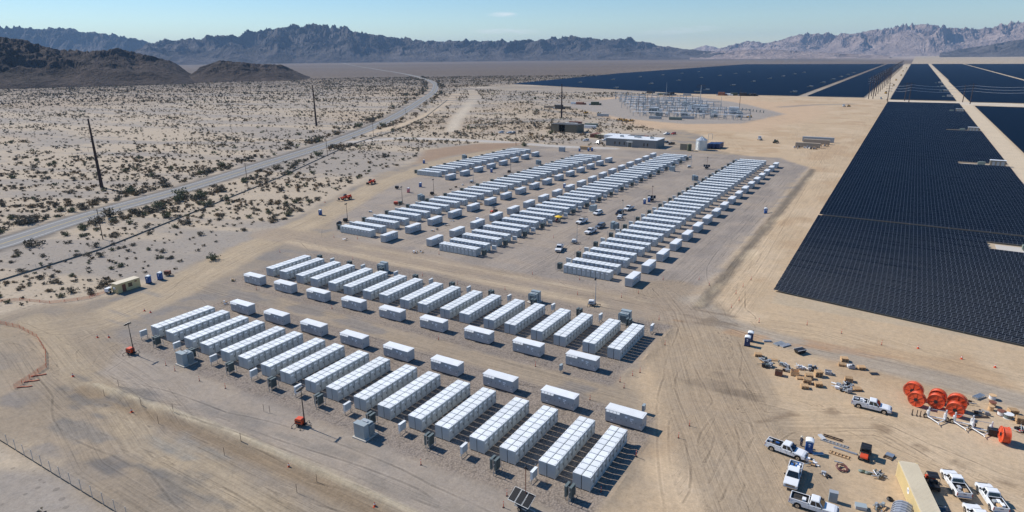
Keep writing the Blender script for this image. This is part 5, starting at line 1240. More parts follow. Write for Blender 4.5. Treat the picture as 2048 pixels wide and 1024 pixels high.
# cable reels
def reel_parts(R0, w, m_, hub_spokes=True, z_axis=False):
    fl = []
    for s in (-1, 1):
        f_ = MB().torus((s * w / 2, 0, R0), (1, 0, 0), R0 - .05, .05, 28, 6, 0)
        for k in range(8):
            t_ = 2 * math.pi * k / 8; f_.cyl((s * w / 2, 0, R0), (s * w / 2, R0 * .96 * math.cos(t_), R0 + R0 * .96 * math.sin(t_)), .03, n=5)
        fl.append(('flange', f_.mesh('flange', m_)))
    cable = MB().cyl((-w / 2 + .06, 0, R0), (w / 2 - .06, 0, R0), R0 * .9, n=28)
    for k in range(6):
        x_ = -w / 2 + .12 + k * (w - .24) / 5.0; cable.torus((x_, 0, R0), (1, 0, 0), R0 * .87, .06, 28, 5, 0)
    for s in (-1, 1): cable.cyl((s * (w / 2 - .05), 0, R0), (s * (w / 2 - .045), 0, R0), R0 * .92, n=28)
    hub = MB().cyl((-w / 2 - .08, 0, R0), (w / 2 + .08, 0, R0), R0 * .24, n=12)
    return [('cable_winding', cable.mesh('cable_winding', m_)), ('hub', hub.mesh('hub', m_black))] + fl
RB = reel_parts(1.55, 1.1, m_orange); RS = reel_parts(1.35, 1.0, m_orange)
GRL = 'orange cable conduit reels'
for (x, y, rz, rp, lb) in ((1824, 795, 1.25, RB, 'big orange conduit reel, farthest left of the group'), (1831, 811, 1.25, RS, 'orange conduit reel before the farthest left one'), (1873, 806, 1.35, RS, 'orange conduit reel in the middle pair, rear one'), (1870, 815, 1.35, RS, 'orange conduit reel in the middle pair, front one'), (1911, 820, 1.35, RB, 'orange conduit reel in the right pair, rear one'), (1908, 832, 1.35, RS, 'orange conduit reel in the right pair, front one'), (2006, 884, .15, RS, 'orange conduit reel alone at the right edge behind the black box')):
    thing('cable_reel', lb, 'reel', rp, GL(x, y), rz, GRL)
# white reel stands
def stand_parts():
    side_ = []
    f_ = MB()
    for s in (-1, 1):
        f_.box(s * 1.25 - .09, s * 1.25 + .09, -.1, .1, .35, 2.2, 0); f_.box(s * 1.25 - .2, s * 1.25 + .2, .1, .5, .5, 1.4, 0)
        f_.cyl((s * 1.25, -.1, .45), (0, -1.7, .4), .08, n=6)
    f_.box(-1.25, 1.25, -.08, .08, .38, .54, 0); f_.cyl((0, -1.7, .4), (0, -2.3, .4), .06, n=6)
    return [('frame', f_.mesh('frame', m_white)), ('axle', MB().cyl((-1.3, 0, 1.9), (1.3, 0, 1.9), .05, n=8).mesh('axle', m_steel))] + wheels([(-1.5, .2, .4), (1.5, .2, .4)])
SD = stand_parts()
for (x, y, lb) in ((1872, 840, 'left'), (1925, 851, 'middle'), (1962, 864, 'right')):
    thing('reel_trailer', 'white cable reel trailer frame before the orange reels, %s of three' % lb, 'trailer', SD, GL(x, y), .12, 'white reel trailers')
# wooden and white drums
def drum_parts(r, h, m1, m2): return [('flange', MB().cyl((0, 0, h), (0, 0, h + .07), r, n=18).mesh('flange', m1)), ('flange', MB().cyl((0, 0, 0), (0, 0, .07), r, n=18).mesh('flange', m1)), ('winding', MB().cyl((0, 0, .07), (0, 0, h), r * .85, n=18).mesh('winding', m2))]
for (x, y, m1, m2, r, lb) in ((1984, 798, m_wood, m_white, .62, 'wooden drum of white cable, farthest at the right'), (1984, 812, m_rust, m_wood, .6, 'brown wooden drum before the white cable drum'), (1981, 820, m_wood, m_wood, .5, 'small pale wooden drum in the drum row'), (2002, 830, m_rust, m_white, .68, 'white drum with a brown top left of the pallets'), (2016, 836, m_white, m_gear, .75, 'big white rimmed drum of dark cable at the right edge')):
    thing('cable_drum', lb, 'drum', drum_parts(r, .75, m1, m2), GL(x, y), 0, 'wooden cable drums')
# pallets and bundles
def pallet_mesh(w=1.2, d=1.0):
    b = MB()
    for k in range(7): b.box(-w / 2, w / 2, -d / 2 + k * d / 6.6, -d / 2 + k * d / 6.6 + .1, .11, .135, 0)
    for x_ in (-w / 2, -.05, w / 2 - .1): b.box(x_, x_ + .1, -d / 2, d / 2, .02, .11, 0)
    for y_ in (-d / 2, d / 2 - .12): b.box(-w / 2, w / 2, y_, y_ + .1, 0, .02, 0)
    return b.mesh('pallet_deck', m_wood)
ME_PAL = pallet_mesh()
def pal_stack(n): return [('pallet_deck', ME_PAL, (random.uniform(-.05, .05), random.uniform(-.05, .05), k * .145), random.uniform(-.06, .06)) for k in range(n)]
def crate(w, d, h, m_=None):
    m_ = m_ or m_wood; b = MB()
    b.box(-w / 2, w / 2, -d / 2, d / 2, .1, .14, 0)
    for k in range(4):
        z_ = .16 + k * h / 4.2
        b.box(-w / 2, w / 2, -d / 2 - .02, -d / 2, z_, z_ + h / 5, 0).box(-w / 2, w / 2, d / 2, d / 2 + .02, z_, z_ + h / 5, 0).box(-w / 2 - .02, -w / 2, -d / 2, d / 2, z_, z_ + h / 5, 0).box(w / 2, w / 2 + .02, -d / 2, d / 2, z_, z_ + h / 5, 0)
    for sx_ in (-1, 1):
        for sy_ in (-1, 1): b.box(sx_ * (w / 2 - .05) - .05, sx_ * (w / 2 - .05) + .05, sy_ * (d / 2 - .05) - .05, sy_ * (d / 2 - .05) + .05, 0, h + .15, 0)
    return b.mesh('crate', m_)
def junk(seed, n, mats_, w=.9):
    r = random.Random(seed); out = []
    for k in range(n):
        x, y_ = r.uniform(-w, w), r.uniform(-w * .7, w * .7); a_ = r.uniform(0, 3.14); l = r.uniform(.25, .8); z_ = r.uniform(.12, .5)
        b = MB()
        if r.random() < .5: b.cyl((x - l * math.cos(a_), y_ - l * math.sin(a_), z_), (x + l * math.cos(a_), y_ + l * math.sin(a_), z_ + r.uniform(-.08, .25)), r.uniform(.04, .11), n=7)
        else: b.box(x - l * .45, x + l * .45, y_ - l * .3, y_ + l * .3, .12, .2 + r.uniform(.1, .55), 0)
        out.append(('fitting', b.mesh('fitting', r.choice(mats_), bevel=.015, seg=1)))
    return out
CR1, CR2, CR3 = crate(1.3, 1.1, .8), crate(1.2, 1.0, .75, m_rust), crate(1.0, .9, .5, m_pipe)
DK = [m_black, m_gear, m_steel, m_pipe, m_black, m_conduit]
GM = 'pallet loads in the laydown yard'
for i, (x, y, kind_, lb) in enumerate(((1516, 712, 'pal3', 'stack of pale pallets at the left end of the laydown rows'), (1529, 724, 'junk', 'heap of dark pipe fittings on a pallet at the left laydown row'), (1531, 733, 'junk', 'heap of black and silver fittings below the left fittings heap'), (1543, 720, 'beam', 'pale timber beams beside the left fittings heap'), (1557, 750, 'cr2', 'dark brown open crate in the left laydown row'), (1566, 731, 'junk', 'heap of grey-green pipe fittings above the brown crate'), (1575, 742, 'junk', 'pale green heap of fittings between two brown crates'), (1589, 750, 'cr1', 'orange-brown open crate right of the green fittings heap'), (1603, 738, 'junk', 'pallet of silver couplings in the middle laydown row'), (1625, 740, 'junk', 'tall dark bundle of fittings in the middle laydown row'), (1600, 757, 'pal1', 'single grey pallet lying before the orange-brown crate'),
        (1617, 757, 'pal5', 'upper left stack of pale pallets in the cluster of stacks'), (1636, 752, 'pal6', 'upper right stack of pale pallets in the cluster of stacks'), (1614, 766, 'pal5', 'middle stack of pale pallets in the cluster of stacks'), (1609, 776, 'pal3', 'lower left low stack of pallets in the cluster of stacks'), (1636, 772, 'pal4', 'lower right stack of pallets in the cluster of stacks'), (1656, 748, 'cr3', 'grey plastic bin of black parts right of the pallet cluster'), (1688, 722, 'pal4', 'pallet stack farthest back in the right laydown row'), (1684, 731, 'pal2', 'low pallet stack before the farthest back one'), (1702, 736, 'cr3', 'pale grey crate with a wooden front in the right laydown row'), (1722, 738, 'pal3', 'lone small pallet stack at the right of the laydown row'), (1749, 748, 'mat', 'flat black mat lying on the bare dirt'), (1697, 762, 'pal4', 'pallet stack above the dark fittings near the white pickup'), (1680, 776, 'junk', 'white valve assembly on a pallet left of dark fittings'), (1695, 772, 'junk', 'dark fittings heap near the white pickup, upper one'), (1694, 783, 'junk', 'dark fittings heap near the white pickup, lower one'), (1714, 780, 'pal2', 'pallet with white sacks right of the dark fittings'), (2025, 828, 'pal5', 'stack of pallets right of the white drums'), (2040, 846, 'pal6', 'stack of pallets at the right image edge'), (2040, 862, 'junk', 'heap of red and green gear at the right image edge'))):
    if kind_.startswith('pal'): pr = pal_stack(int(kind_[3:]) + (1 if kind_ == 'pal1' else 1))
    elif kind_ == 'junk':
        ml = DK if i not in (8, 23) else [m_pcsw, m_pipe, m_steel, m_white]
        pr = [('pallet_deck', ME_PAL)] + junk(i, 15, ml + ([m_trafo] if i in (5, 6) else []) + ([m_carred, m_green] if i == 29 else []))
    elif kind_ == 'beam': pr = [('beam', MB().box(-1.1, 1.1, -.4 + k * .22, -.25 + k * .22, 0, .15, 0).mesh('beam', m_wood)) for k in range(4)]
    elif kind_ == 'cr1': pr = [('crate_body', CR1)]
    elif kind_ == 'cr2': pr = [('crate_body', CR2)] + junk(i, 4, DK, .35)
    elif kind_ == 'cr3': pr = [('crate_body', CR3)] + junk(i, 6, [m_black, m_pipe, m_pcsw], .35)
    else: pr = [('sheet', MB().box(-.7, .7, -.5, .5, 0, .06, 0).mesh('sheet', m_black))]
    p_ = GL(x, y); thing('pallet_load', lb, 'pallet', pr, p_, random.uniform(.0, .5), GM, (1.12, 1.12, 1.12))
# pipes, racks, frames
def pipe_bundle(n, L, r, m_):
    return [('pipe', MB().cyl((-L / 2, (k % 4) * 2.1 * r, r + (k // 4) * 1.8 * r), (L / 2, (k % 4) * 2.1 * r, r + (k // 4) * 1.8 * r), r, n=8).mesh('pipe', m_)) for k in range(n)]
for (x, y, n, L, r, m_, rz, lb) in ((1535, 684, 7, 1.6, .09, m_pipe, .5, 'pile of grey pipe offcuts by the dark blue toilets'), (1562, 690, 4, 2.4, .16, m_steel, 1.0, 'four grey channels laid side by side near the toilets'), (1573, 693, 3, 2.4, .16, m_pipe, 1.0, 'three pale channels laid right of the grey channels'), (1961, 797, 8, 2.4, .12, m_galv, 1.0, 'bundle of silver conduit behind the orange reels'), (1641, 876, 8, 1.4, .08, m_pipe, -.9, 'grey tube bundle behind the blue toilet'), (1637, 910, 4, 1.8, .08, m_galv, .55, 'silver tubes on the dirt before the blue toilet'), (1690, 903, 5, 3.4, .06, m_galv, -.1, 'long thin metal bars across a ladder shaped frame'), (1677, 925, 2, 1.2, .06, m_steel, 0, 'short dark bar pair lying below the ladder shaped frame'), (1963, 836, 3, 2.6, .09, m_wooddk, .5, 'brown timber lying before the wooden drums')):
    thing('pipe_bundle', lb, 'pipes', pipe_bundle(n, L, r, m_), GL(x, y), rz, 'pipe bundles')
def ladder(L, w, n, m_):
    b = MB().box(-L / 2, L / 2, -w / 2, -w / 2 + .08, .02, .2, 0).box(-L / 2, L / 2, w / 2 - .08, w / 2, .02, .2, 0); pr = [('rail', b.mesh('rail', m_))]
    for k in range(n): x_ = -L / 2 + (k + .5) * L / n; pr.append(('rung', MB().box(x_ - .05, x_ + .05, -w / 2 + .08, w / 2 - .08, .06, .16, 0).mesh('rung', m_)))
    return pr
for (x, y, L, w, n, m_, lb) in ((1666, 877, 3.0, .6, 3, m_wooddk, 'brown framed tray right of the blue toilet'), (1669, 888, 4.2, .6, 8, m_steel, 'grey ladder shaped cable tray on the dirt'), (1679, 911, 3.0, .8, 6, m_wood, 'pale wooden ladder shaped frame under metal bars')):
    thing('cable_tray_frame', lb, 'tray', ladder(L, w, n, m_), GL(x, y), -.12, 'ladder shaped trays')
thing('steel_rack', 'pale steel rack lying beside the long cream container', 'rack', ladder(1.7, 1.2, 4, m_wooddk) + [('plate', MB().box(-.2, .8, -.55, .55, .2, .32, 0).mesh('plate', m_galv))], GL(1778, 914), 1.3)
thing('hose_heap', 'maroon coiled hoses heaped on the dirt below the metal bars', 'hoses', [('hose', MB().torus((random.uniform(-.3, .3), random.uniform(-.3, .3), .1 + .07 * k), (random.uniform(-.3, .3), random.uniform(-.3, .3), 1), .5 + .08 * k, .06, 18, 5).mesh('hose', m_hose)) for k in range(5)], GL(1686, 940))
thing('tool_pile', 'tan tarp bundle on the dirt left of the hoses', 'pile', [('bag', MB().sphere((0, 0, .2), .45, 9, 6, 0, .6).mesh('bag', m_wood)), ('bag', MB().sphere((.5, -.1, .15), .35, 8, 5, 0, .5).mesh('bag', m_black))] + junk(90, 4, DK, .4), GL(1650, 951))
thing('tool_pile', 'green and dark sacks right of the hoses', 'pile', [('bag', MB().sphere((.4 * k - .6, .1 * (k % 2), .16), .36, 8, 5, 0, .5).mesh('bag', m_olive if k % 2 else m_green)) for k in range(4)], GL(1730, 946))
thing('pallet_load', 'pallet of machine parts and pipes right of the green sacks', 'pallet', [('pallet_deck', ME_PAL, None, .0)] + junk(91, 16, DK + [m_wood, m_galv], .8), GL(1755, 952), 1.2)
thing('tool_pile', 'pale boxes scattered in the shadow of the pickup front', 'pile', junk(92, 8, [m_wood, m_pcsw, m_trafo, m_pcsw], .9), GL(1623, 930))
thing('steel_cabinet', 'grey steel cabinet standing behind the bottom pickup', 'cabinet', [('case', MB().box(-.55, .55, -.35, .35, 0, 1.5, 0).mesh('case', m_trafo, bevel=.03, seg=1)), ('lid', MB().box(-.58, .58, -.38, .38, 1.5, 1.56, 0).mesh('lid', m_steel))], GL(1665, 1002), .1)
thing('steel_cabinet', 'flat grey steel box on the dirt near the bottom edge', 'cabinet', [('case', MB().box(-.7, .7, -.5, .5, 0, .45, 0).mesh('case', m_pipe, bevel=.03, seg=1)), ('lid', MB().box(-.72, .72, -.52, .52, .45, .5, 0).mesh('lid', m_trafo))], GL(1721, 1016), .2)
thing('pallet_load', 'pallet of tubes and rails near the bottom edge', 'pallet', [('pallet_deck', ME_PAL)] + junk(93, 14, [m_galv, m_trafo, m_steel, m_wood], .9), GL(1760, 1018), 1.3)
thing('tool_pile', 'coil of dark cable left of the long container', 'pile', [('coil', MB().torus((0, 0, .1 + .08 * k), (.1 * k, 0, 1), .4 - .04 * k, .07, 16, 5).mesh('coil', m_black)) for k in range(3)], GL(1780, 1000))
thing('wrapped_bundle', 'shrink wrapped grey bundle leaning by the long cream container', 'bundle', [('sheet_wrap', MB().prism([(-1.6, 0), (1.6, 0), (1.65, .7), (1.2, 1.5), (.4, 1.85), (-.4, 1.85), (-1.2, 1.5), (-1.65, .7)], -1.1 + k * .72, -1.1 + k * .72 + .66, 0).mesh('sheet_wrap', mat('shrink_wrap', (.30, .32, .36), .2, .1, var=.15, scale=1.2), bevel=.18, seg=3)) for k in range(5)], GL(1803, 1036), -.1, None, (.85, .85, .8))
thing('storage_box', 'black square box at the right end of the white reel trailers', 'box', [('case', MB().box(-.7, .7, -.5, .5, .1, 1.1, 0).mesh('case', m_black, bevel=.03, seg=1)), ('lid', MB().box(-.74, .74, -.54, .54, 1.1, 1.16, 0).mesh('lid', m_black))], GL(1984, 870), .1)
thing('jack_stands', 'rusty reel jack stands left of the white reel trailers', 'stands', [('jack_stand', MB().box(x_ - .08, x_ + .08, -.3, .3, 0, .1, 0).box(x_ - .06, x_ + .06, -.06, .06, .1, 1.1, 0).mesh('jack_stand', m_wooddk if k else m_black)) for k, x_ in enumerate((-.9, -.2, .3, .9))], GL(1836, 832), .1)
thing('tool_pile', 'grey-brown gear pile behind the right orange reels', 'pile', junk(95, 9, [m_wooddk, m_green, m_conduit], .9), GL(1935, 806))
thing('tool_pile', 'small heap of rods between the reels and the drums', 'pile', junk(96, 6, [m_wooddk, m_conduit], .8), GL(1962, 828))
thing('trailer_dolly', 'small dark boat shaped skip with straps in the laydown yard', 'skip', [('hull', MB().add([(-.9, -.5, .1), (.9, -.5, .1), (.9, .5, .1), (-.9, .5, .1), (-1.2, -.65, .9), (1.1, -.65, .9), (1.1, .65, .9), (-1.2, .65, .9)], [(3, 2, 1, 0), (0, 1, 5, 4), (1, 2, 6, 5), (2, 3, 7, 6), (3, 0, 4, 7), (4, 5, 6, 7)], 0).mesh('hull', m_black)), ('rim', MB().box(-1.25, 1.15, -.7, -.64, .86, .95, 0).box(-1.25, 1.15, .64, .7, .86, .95, 0).mesh('rim', m_white))], GL(1600, 706), .9)

# ================================================================== STAKES, CONES, FENCES, POLES
ME_STK = MB().cyl((0, 0, 0), (0, 0, 1.05), .05, .045, 8, 0).cyl((0, 0, .75), (0, 0, .85), .053, .053, 8, 1).cyl((0, 0, -.02), (0, 0, .06), .2, .16, 8, 2).mesh('marker_post', m_orange, m_pcsw, m_black)
stk = [(332, 731), (350, 742), (399, 762), (451, 777), (351, 742), (842, 930), (1014, 992), (1007, 1015), (1265, 752), (1240, 764), (1248, 776), (1202, 985), (1272, 915), (1180, 800), (1379, 852), (1357, 876), (1071, 733), (877, 680), (637, 590), (664, 618), (513, 580), (706, 519), (878, 509), (1155, 590), (845, 552), (1065, 549), (915, 569), (1010, 580), (1277, 587), (1159, 560), (1478, 602), (1472, 588), (1486, 574), (1463, 616), (1502, 560), (1518, 645), (1614, 650), (1683, 667), (1763, 690), (1243, 595), (1330, 690), (1326, 560), (1398, 560), (1318, 640), (668, 475), (715, 478), (1078, 600), (1336, 452), (1384, 458), (1107, 476), (1036, 440), (1160, 500), (1270, 470), (1418, 575), (1280, 745), (560, 505)]
for k, (x, y) in enumerate(stk):
    if k == 4: continue
    single('marker_post', 'slim orange marker post standing at a yard edge', 'marker post', ME_STK, GL(x, y), 0, 'orange marker posts along the yard edges')
ME_CONE = MB().cyl((0, 0, .04), (0, 0, .75), .19, .03, 10, 0).cyl((0, 0, .4), (0, 0, .55), .125, .09, 10, 1).box(-.24, .24, -.24, .24, 0, .04, 0).mesh('traffic_cone', m_orange, m_pcsw)
for (x, y, lb) in ((577, 928, 'on the berm below the orange light tower'), (749, 1007, 'at the bottom left of center'), (146, 753, 'by the curving orange net'), (289, 622, 'on the left dirt road, left of a pair'), (301, 625, 'on the left dirt road, right of a pair'), (1836, 697, 'before the solar field, leftmost of three'), (1923, 718, 'before the solar field, middle of three'), (1990, 735, 'before the solar field, rightmost of three'), (218, 675, 'left of the first light tower, nearer it'), (195, 675, 'left of the first light tower, farther from it'), (262, 818, 'on the lower left haul road'), (650, 405, 'near the farther blue toilet by the haul road')):
    single('traffic_cone', 'small orange traffic cone ' + lb, 'traffic cone', ME_CONE, GL(x, y), random.uniform(0, 6), 'traffic cones')
ME_ROD = MB().cyl((0, 0, 0), (0, 0, 1.5), .035, n=6).mesh('survey_stake', m_wooddk)
for (x, y) in ((282, 808), (316, 841), (347, 825), (238, 774), (448, 904), (482, 881), (593, 978), (633, 957), (208, 787), (482, 882), (528, 823), (540, 826)):
    single('survey_stake', 'thin dark stake along the low berm in the lower left', 'stake', ME_ROD, GL(x, y), 0, 'thin stakes along the berm')
# chain-link fences: each fence one thing, posts as parts, wire mesh as real strands
def fence(name, label, pts, h, spacing, net_m, post_m, cell=.28, wr=.012, skirt=None, group=None, cat='fence'):
    P = [np.array(q, float) for q in pts]; parts = []
    pm = MB().cyl((0, 0, -.3), (0, 0, h + .05), .045, n=6).mesh('post', post_m)
    o = bpy.data.objects.new(name, None); COL.link(o); o.location = (P[0][0], P[0][1], 0); tag(o, label, cat, group)
    wire = MB(); base = P[0]
    for a, b in zip(P[:-1], P[1:]):
        L = np.linalg.norm(b - a); n = max(1, int(round(L / spacing)))
        for k in range(n):
            q = a + (b - a) * k / n - base; z0 = gz1(*(q + base)); obj('post', pm, o, (q[0], q[1], z0))
            q1 = a + (b - a) * (k + 1) / n - base; z1 = gz1(*(q1 + base))
            l = L / n; m_ = max(1, int(l / cell))
            def pt(s, z): w_ = q + (q1 - q) * s; return (w_[0], w_[1], z0 + (z1 - z0) * s + z)
            for j in range(m_):
                s0, s1 = j / m_, (j + 1) / m_
                for (za, zb) in ((.05, h), (h, .05)):
                    d = np.array([(q1 - q)[0], (q1 - q)[1]]) / l * wr
                    a0, a1 = pt(s0, za), pt(s1, zb)
                    wire.add([a0, (a0[0] + d[0], a0[1] + d[1], a0[2]), (a1[0] + d[0], a1[1] + d[1], a1[2]), a1], [(0, 1, 2, 3)], 0)
            for z in (h, h * .5, .06):
                wire.add([pt(0, z - .012), pt(1, z - .012), pt(1, z + .012), pt(0, z + .012)], [(0, 1, 2, 3)], 0)
            if skirt:
                wire.add([pt(0, .0), pt(1, .0), pt(1, skirt), pt(0, skirt)], [(0, 1, 2, 3)], 1)
    w_o = obj('wire_mesh', wire.mesh('wire_mesh', net_m, m_gear), o); return o
fence('chain_link_fence', 'chain-link fence with posts crossing the lower left corner', [(-140, 35.4), (-122, 35.3), (-102, 35.3), (-84, 35.4), (-70, 35.4)], 2.1, 3.0, m_steel, m_steel, .2, .014, .25)
fence('chain_link_fence', 'long low fence running along the desert side of the highway', W([(-60, 582), (0, 562), (200, 500), (400, 420), (560, 355), (700, 290), (790, 262), (850, 235), (895, 200)]), 1.6, 5.0, m_steel, m_galv, .5, .014, .45)
fence('orange_net_fence', 'sagging orange plastic net along the sand beside the left road', W([(0, 604), (40, 601), (100, 607), (130, 604), (180, 597), (212, 585)]), .75, 3.0, m_orangenet, m_orange, .16, .03, None, 'orange nets')
fence('orange_net_fence', 'curving orange plastic net at the left edge below the road', W([(0, 648), (40, 657), (75, 676), (92, 705), (93, 735), (60, 758), (28, 778)]), .95, 2.4, m_orangenet, m_orange, .16, .03, None, 'orange nets')
for k in range(3):
    g0 = G(34 + 14 * k, 776 - 11 * k); single('net_roll', 'loose orange net roll lying at the left road edge, %s from the bottom' % nth(k + 1), 'net', MB().tube([(0, 0, .12), (.7, .5, .16), (1.5, .8, .1), (2.2, 1.3, .12)], .13, 7).mesh('net_roll', m_orangenet), (g0[0], g0[1], gz1(*g0)), .25 + .1 * k, 'orange net rolls')
def big_pole(label, px, py, h, r0, arms):
    g_ = G(px, py); parts = [('shaft', MB().cyl((0, 0, -.5), (0, 0, h), r0, r0 * .42, 12).mesh('shaft', m_corten)), ('footing', MB().cyl((0, 0, -.3), (0, 0, .25), r0 * 1.25, n=14).mesh('footing', m_conc))]
    for z_, l in arms: parts.append(('arm', MB().cyl((0, 0, z_), (-l * .85, -l * .5, z_ + .5), .16, .08, 6).cyl((-l * .85, -l * .5, z_ + .5), (-l * .85, -l * .5, z_ - 1.6), .07, .07, 6).mesh('arm', m_corten)))
    return thing('steel_pole', label, 'pole', parts, (g_[0], g_[1], gz1(*g_)), 0, 'tall dark steel poles')
big_pole('tall tapered dark steel pole with short arms, nearest, at the left', 204, 376, 33.4, .85, [(32.6, 2.6), (29, 4.2), (24.5, 3.4), (19.5, 3.0)])
big_pole('tall tapered dark steel pole standing left of the highway bend', 633, 252, 36.5, .95, [(35.6, 1.0)])
big_pole('tall tapered dark steel pole behind the open tan shed', 1123, 236, 33, .95, [(32, .8)])
wood_arm = MB().box(-1.1, 1.1, -.06, .06, 0, .12, 0).mesh('crossarm', m_wooddk)
for (x, y, h, lb) in ((206, 479, 10.9, 'nearest, between the fence and highway'), (496, 374, 11.8, 'second along the highway'), (655, 312, 13, 'third along the highway'), (747, 273, 11, 'fourth along the highway, left of a pair'), (793, 273, 11, 'at the access road mouth, right of a pair'), (1032, 291, 13, 'before the first upper block at the access road'), (812, 240, 11, 'beyond the access road mouth'), (112, 190, 9, 'far out in the scrub on the left')):
    g_ = G(x, y); thing('utility_pole', 'slim brown wooden utility pole ' + lb, 'pole', [('shaft', MB().cyl((0, 0, -.4), (0, 0, h), .17, .11, 8).mesh('shaft', m_wooddk)), ('crossarm', wood_arm, (0, 0, h - .5), .9)], (g_[0], g_[1], gz1(*g_)), 0, 'wooden utility poles')

# ================================================================== SITE OFFICE AND FAR BUILDINGS
def office_parts():
    L, D, H = 36.0, 17.0, 5.2
    wall = MB().box(0, L, 0, D, 0, H, 0).mesh('wall', m_bldg)
    roof = MB().box(-.25, L + .25, -.25, D + .25, H, H + .3, 0).mesh('roof', m_white)
    wn_ = []
    for x_ in (6.2, 9.6, 13.0, 27, 29.5): wn_.append(('window', MB().box(x_, x_ + .9, -.04, 0, 1.2, 3.2, 0).mesh('window', m_glass)))
    dr = MB().box(16.2, 18.8, -.05, 0, 0, 3.2, 0).mesh('door', m_glassb); df = MB().box(16.0, 16.2, -.08, 0, 0, 3.4, 0).box(18.8, 19.0, -.08, 0, 0, 3.4, 0).box(16.0, 19.0, -.08, 0, 3.2, 3.4, 0).box(15.4, 19.6, -1.4, 0, 3.5, 3.7, 0).mesh('door_frame', m_white)
    sd = MB().box(L, L + .05, 4, 6.2, 0, 2.8, 0).mesh('side_door', m_gear)
    ac = [('rooftop_unit', MB().box(x_, x_ + 2.2, y_, y_ + 1.6, H + .3, H + 1.5, 0).mesh('rooftop_unit', m_steel)) for x_, y_ in ((7, 8), (17, 9), (19.8, 8), (29, 7))]
    return [('wall', wall, None, 0, wn_ + [('door', dr), ('door_frame', df), ('side_door', sd)]), ('roof', roof, None, 0, ac)]
thing('site_office', 'flat roofed grey office building behind the upper yard', 'building', office_parts(), (-176.0, 416.5, 0), 0)
m_shedw = mat('olive_tan_shed_wall', (.17, .145, .10), .85, var=.1)
g_ = G(1102, 263); shed = [('wall', MB().box(0, 24, 12, 12.4, 0, 6, 0).box(0, .4, 0, 12, 0, 6, 0).box(13, 24, 0, .4, 0, 6, 0).box(23.6, 24, .4, 12, 0, 6, 0).box(0, 7.5, 0, .4, 0, 6, 0).mesh('wall', m_shedw)), ('roof', MB().box(-.4, 24.4, -.4, 12.8, 6.0, 6.35, 0).mesh('roof', m_dkroof)), ('post', MB().box(7.4, 7.8, .0, .4, 0, 6, 0).box(10, 10.3, 0, .4, 0, 6, 0).mesh('post', m_black))]
thing('open_shed', 'open fronted tan shed with a dark roof beyond the access road', 'shed', shed, (g_[0], g_[1], 0), -.05)
def cont_parts(m_, L=6.06, roofm=None):
    b = MB().box(0, 2.44, 0, L, .12, 2.55, 0)
    for k in range(int(L / .3)): b.box(-.03, 0, .1 + k * .3, .25 + k * .3, .2, 2.45, 0); b.box(2.44, 2.47, .1 + k * .3, .25 + k * .3, .2, 2.45, 0)
    return [('body', b.mesh('body', m_)), ('roof', MB().box(-.03, 2.47, -.03, L + .03, 2.55, 2.64, 0).mesh('roof', roofm or m_)), ('door', MB().box(.1, 1.2, -.04, 0, .2, 2.4, 0).box(1.25, 2.34, -.04, 0, .2, 2.4, 0).mesh('door', m_)), ('skid', MB().box(.1, 2.34, .1, .5, 0, .12, 0).box(.1, 2.34, L - .5, L - .1, 0, .12, 0).mesh('skid', m_black))]
CT = {n: cont_parts(m_, L, r_) for n, m_, L, r_ in (('rust', m_rust, 12, m_rust), ('white', m_white, 12, m_white), ('tan', m_tanwall, 12, m_yroof), ('green', m_green, 12, m_green), ('dark', m_rust, 12, m_dkroof), ('grey', m_steel, 12, m_steel), ('ltan', mat('pale_tan_container', (.42, .34, .25), .7, dirt=.1), 12, None))}
NM = {'rust': 'rust brown', 'white': 'white', 'tan': 'tan', 'green': 'grey-green', 'dark': 'dark roofed brown', 'grey': 'grey', 'ltan': 'pale tan'}
y0c = G(1180, 275)
order = ['rust', 'rust', 'tan', 'tan', 'white', 'white', 'white', 'white', 'white', 'white', 'dark', 'dark', 'dark', 'dark', 'rust']
for k, n in enumerate(order):
    thing('storage_container', '%s storage container, %s from left in the row behind the site office' % (NM[n], nth(k + 1)), 'container', CT[n], (y0c[0] + k * 2.9, y0c[1] - k * .15, 0), 0, 'containers behind the office')
for (x, y, n, rz, lb) in ((1142, 252, 'white', -1.57, 'behind the open tan shed'), (1150, 249, 'rust', -1.57, 'farther behind the open tan shed'), (1182, 253, 'green', -1.57, 'before the earthmovers left of center'), (1178, 257, 'white', -1.57, 'with dark windows behind the container row'), (1097, 216, 'ltan', -1.57, 'left of the tall steel pole near the substation'), (1131, 217, 'tan', -1.57, 'right of the tall steel pole near the substation'), (1205, 233, 'grey', -1.57, 'at the left edge of the substation earthworks'), (1350, 240, 'green', -1.5, 'at the front of the substation, left'), (1375, 238, 'grey', -1.5, 'at the front of the substation, right'), (1310, 238, 'grey', -1.57, 'at the front left of the substation'), (1150, 208.5, 'white', -1.57, 'on the pad edge far left of the substation'), (1374, 191, 'grey', -1.57, 'behind the substation on the orange dirt'), (1395, 186, 'tan', -1.57, 'near the far solar field behind the substation')):
    g_ = G(x, y); thing('storage_container', NM[n] + ' container ' + lb, 'container', CT[n], (g_[0] - 6, g_[1] + 2, 0), rz)
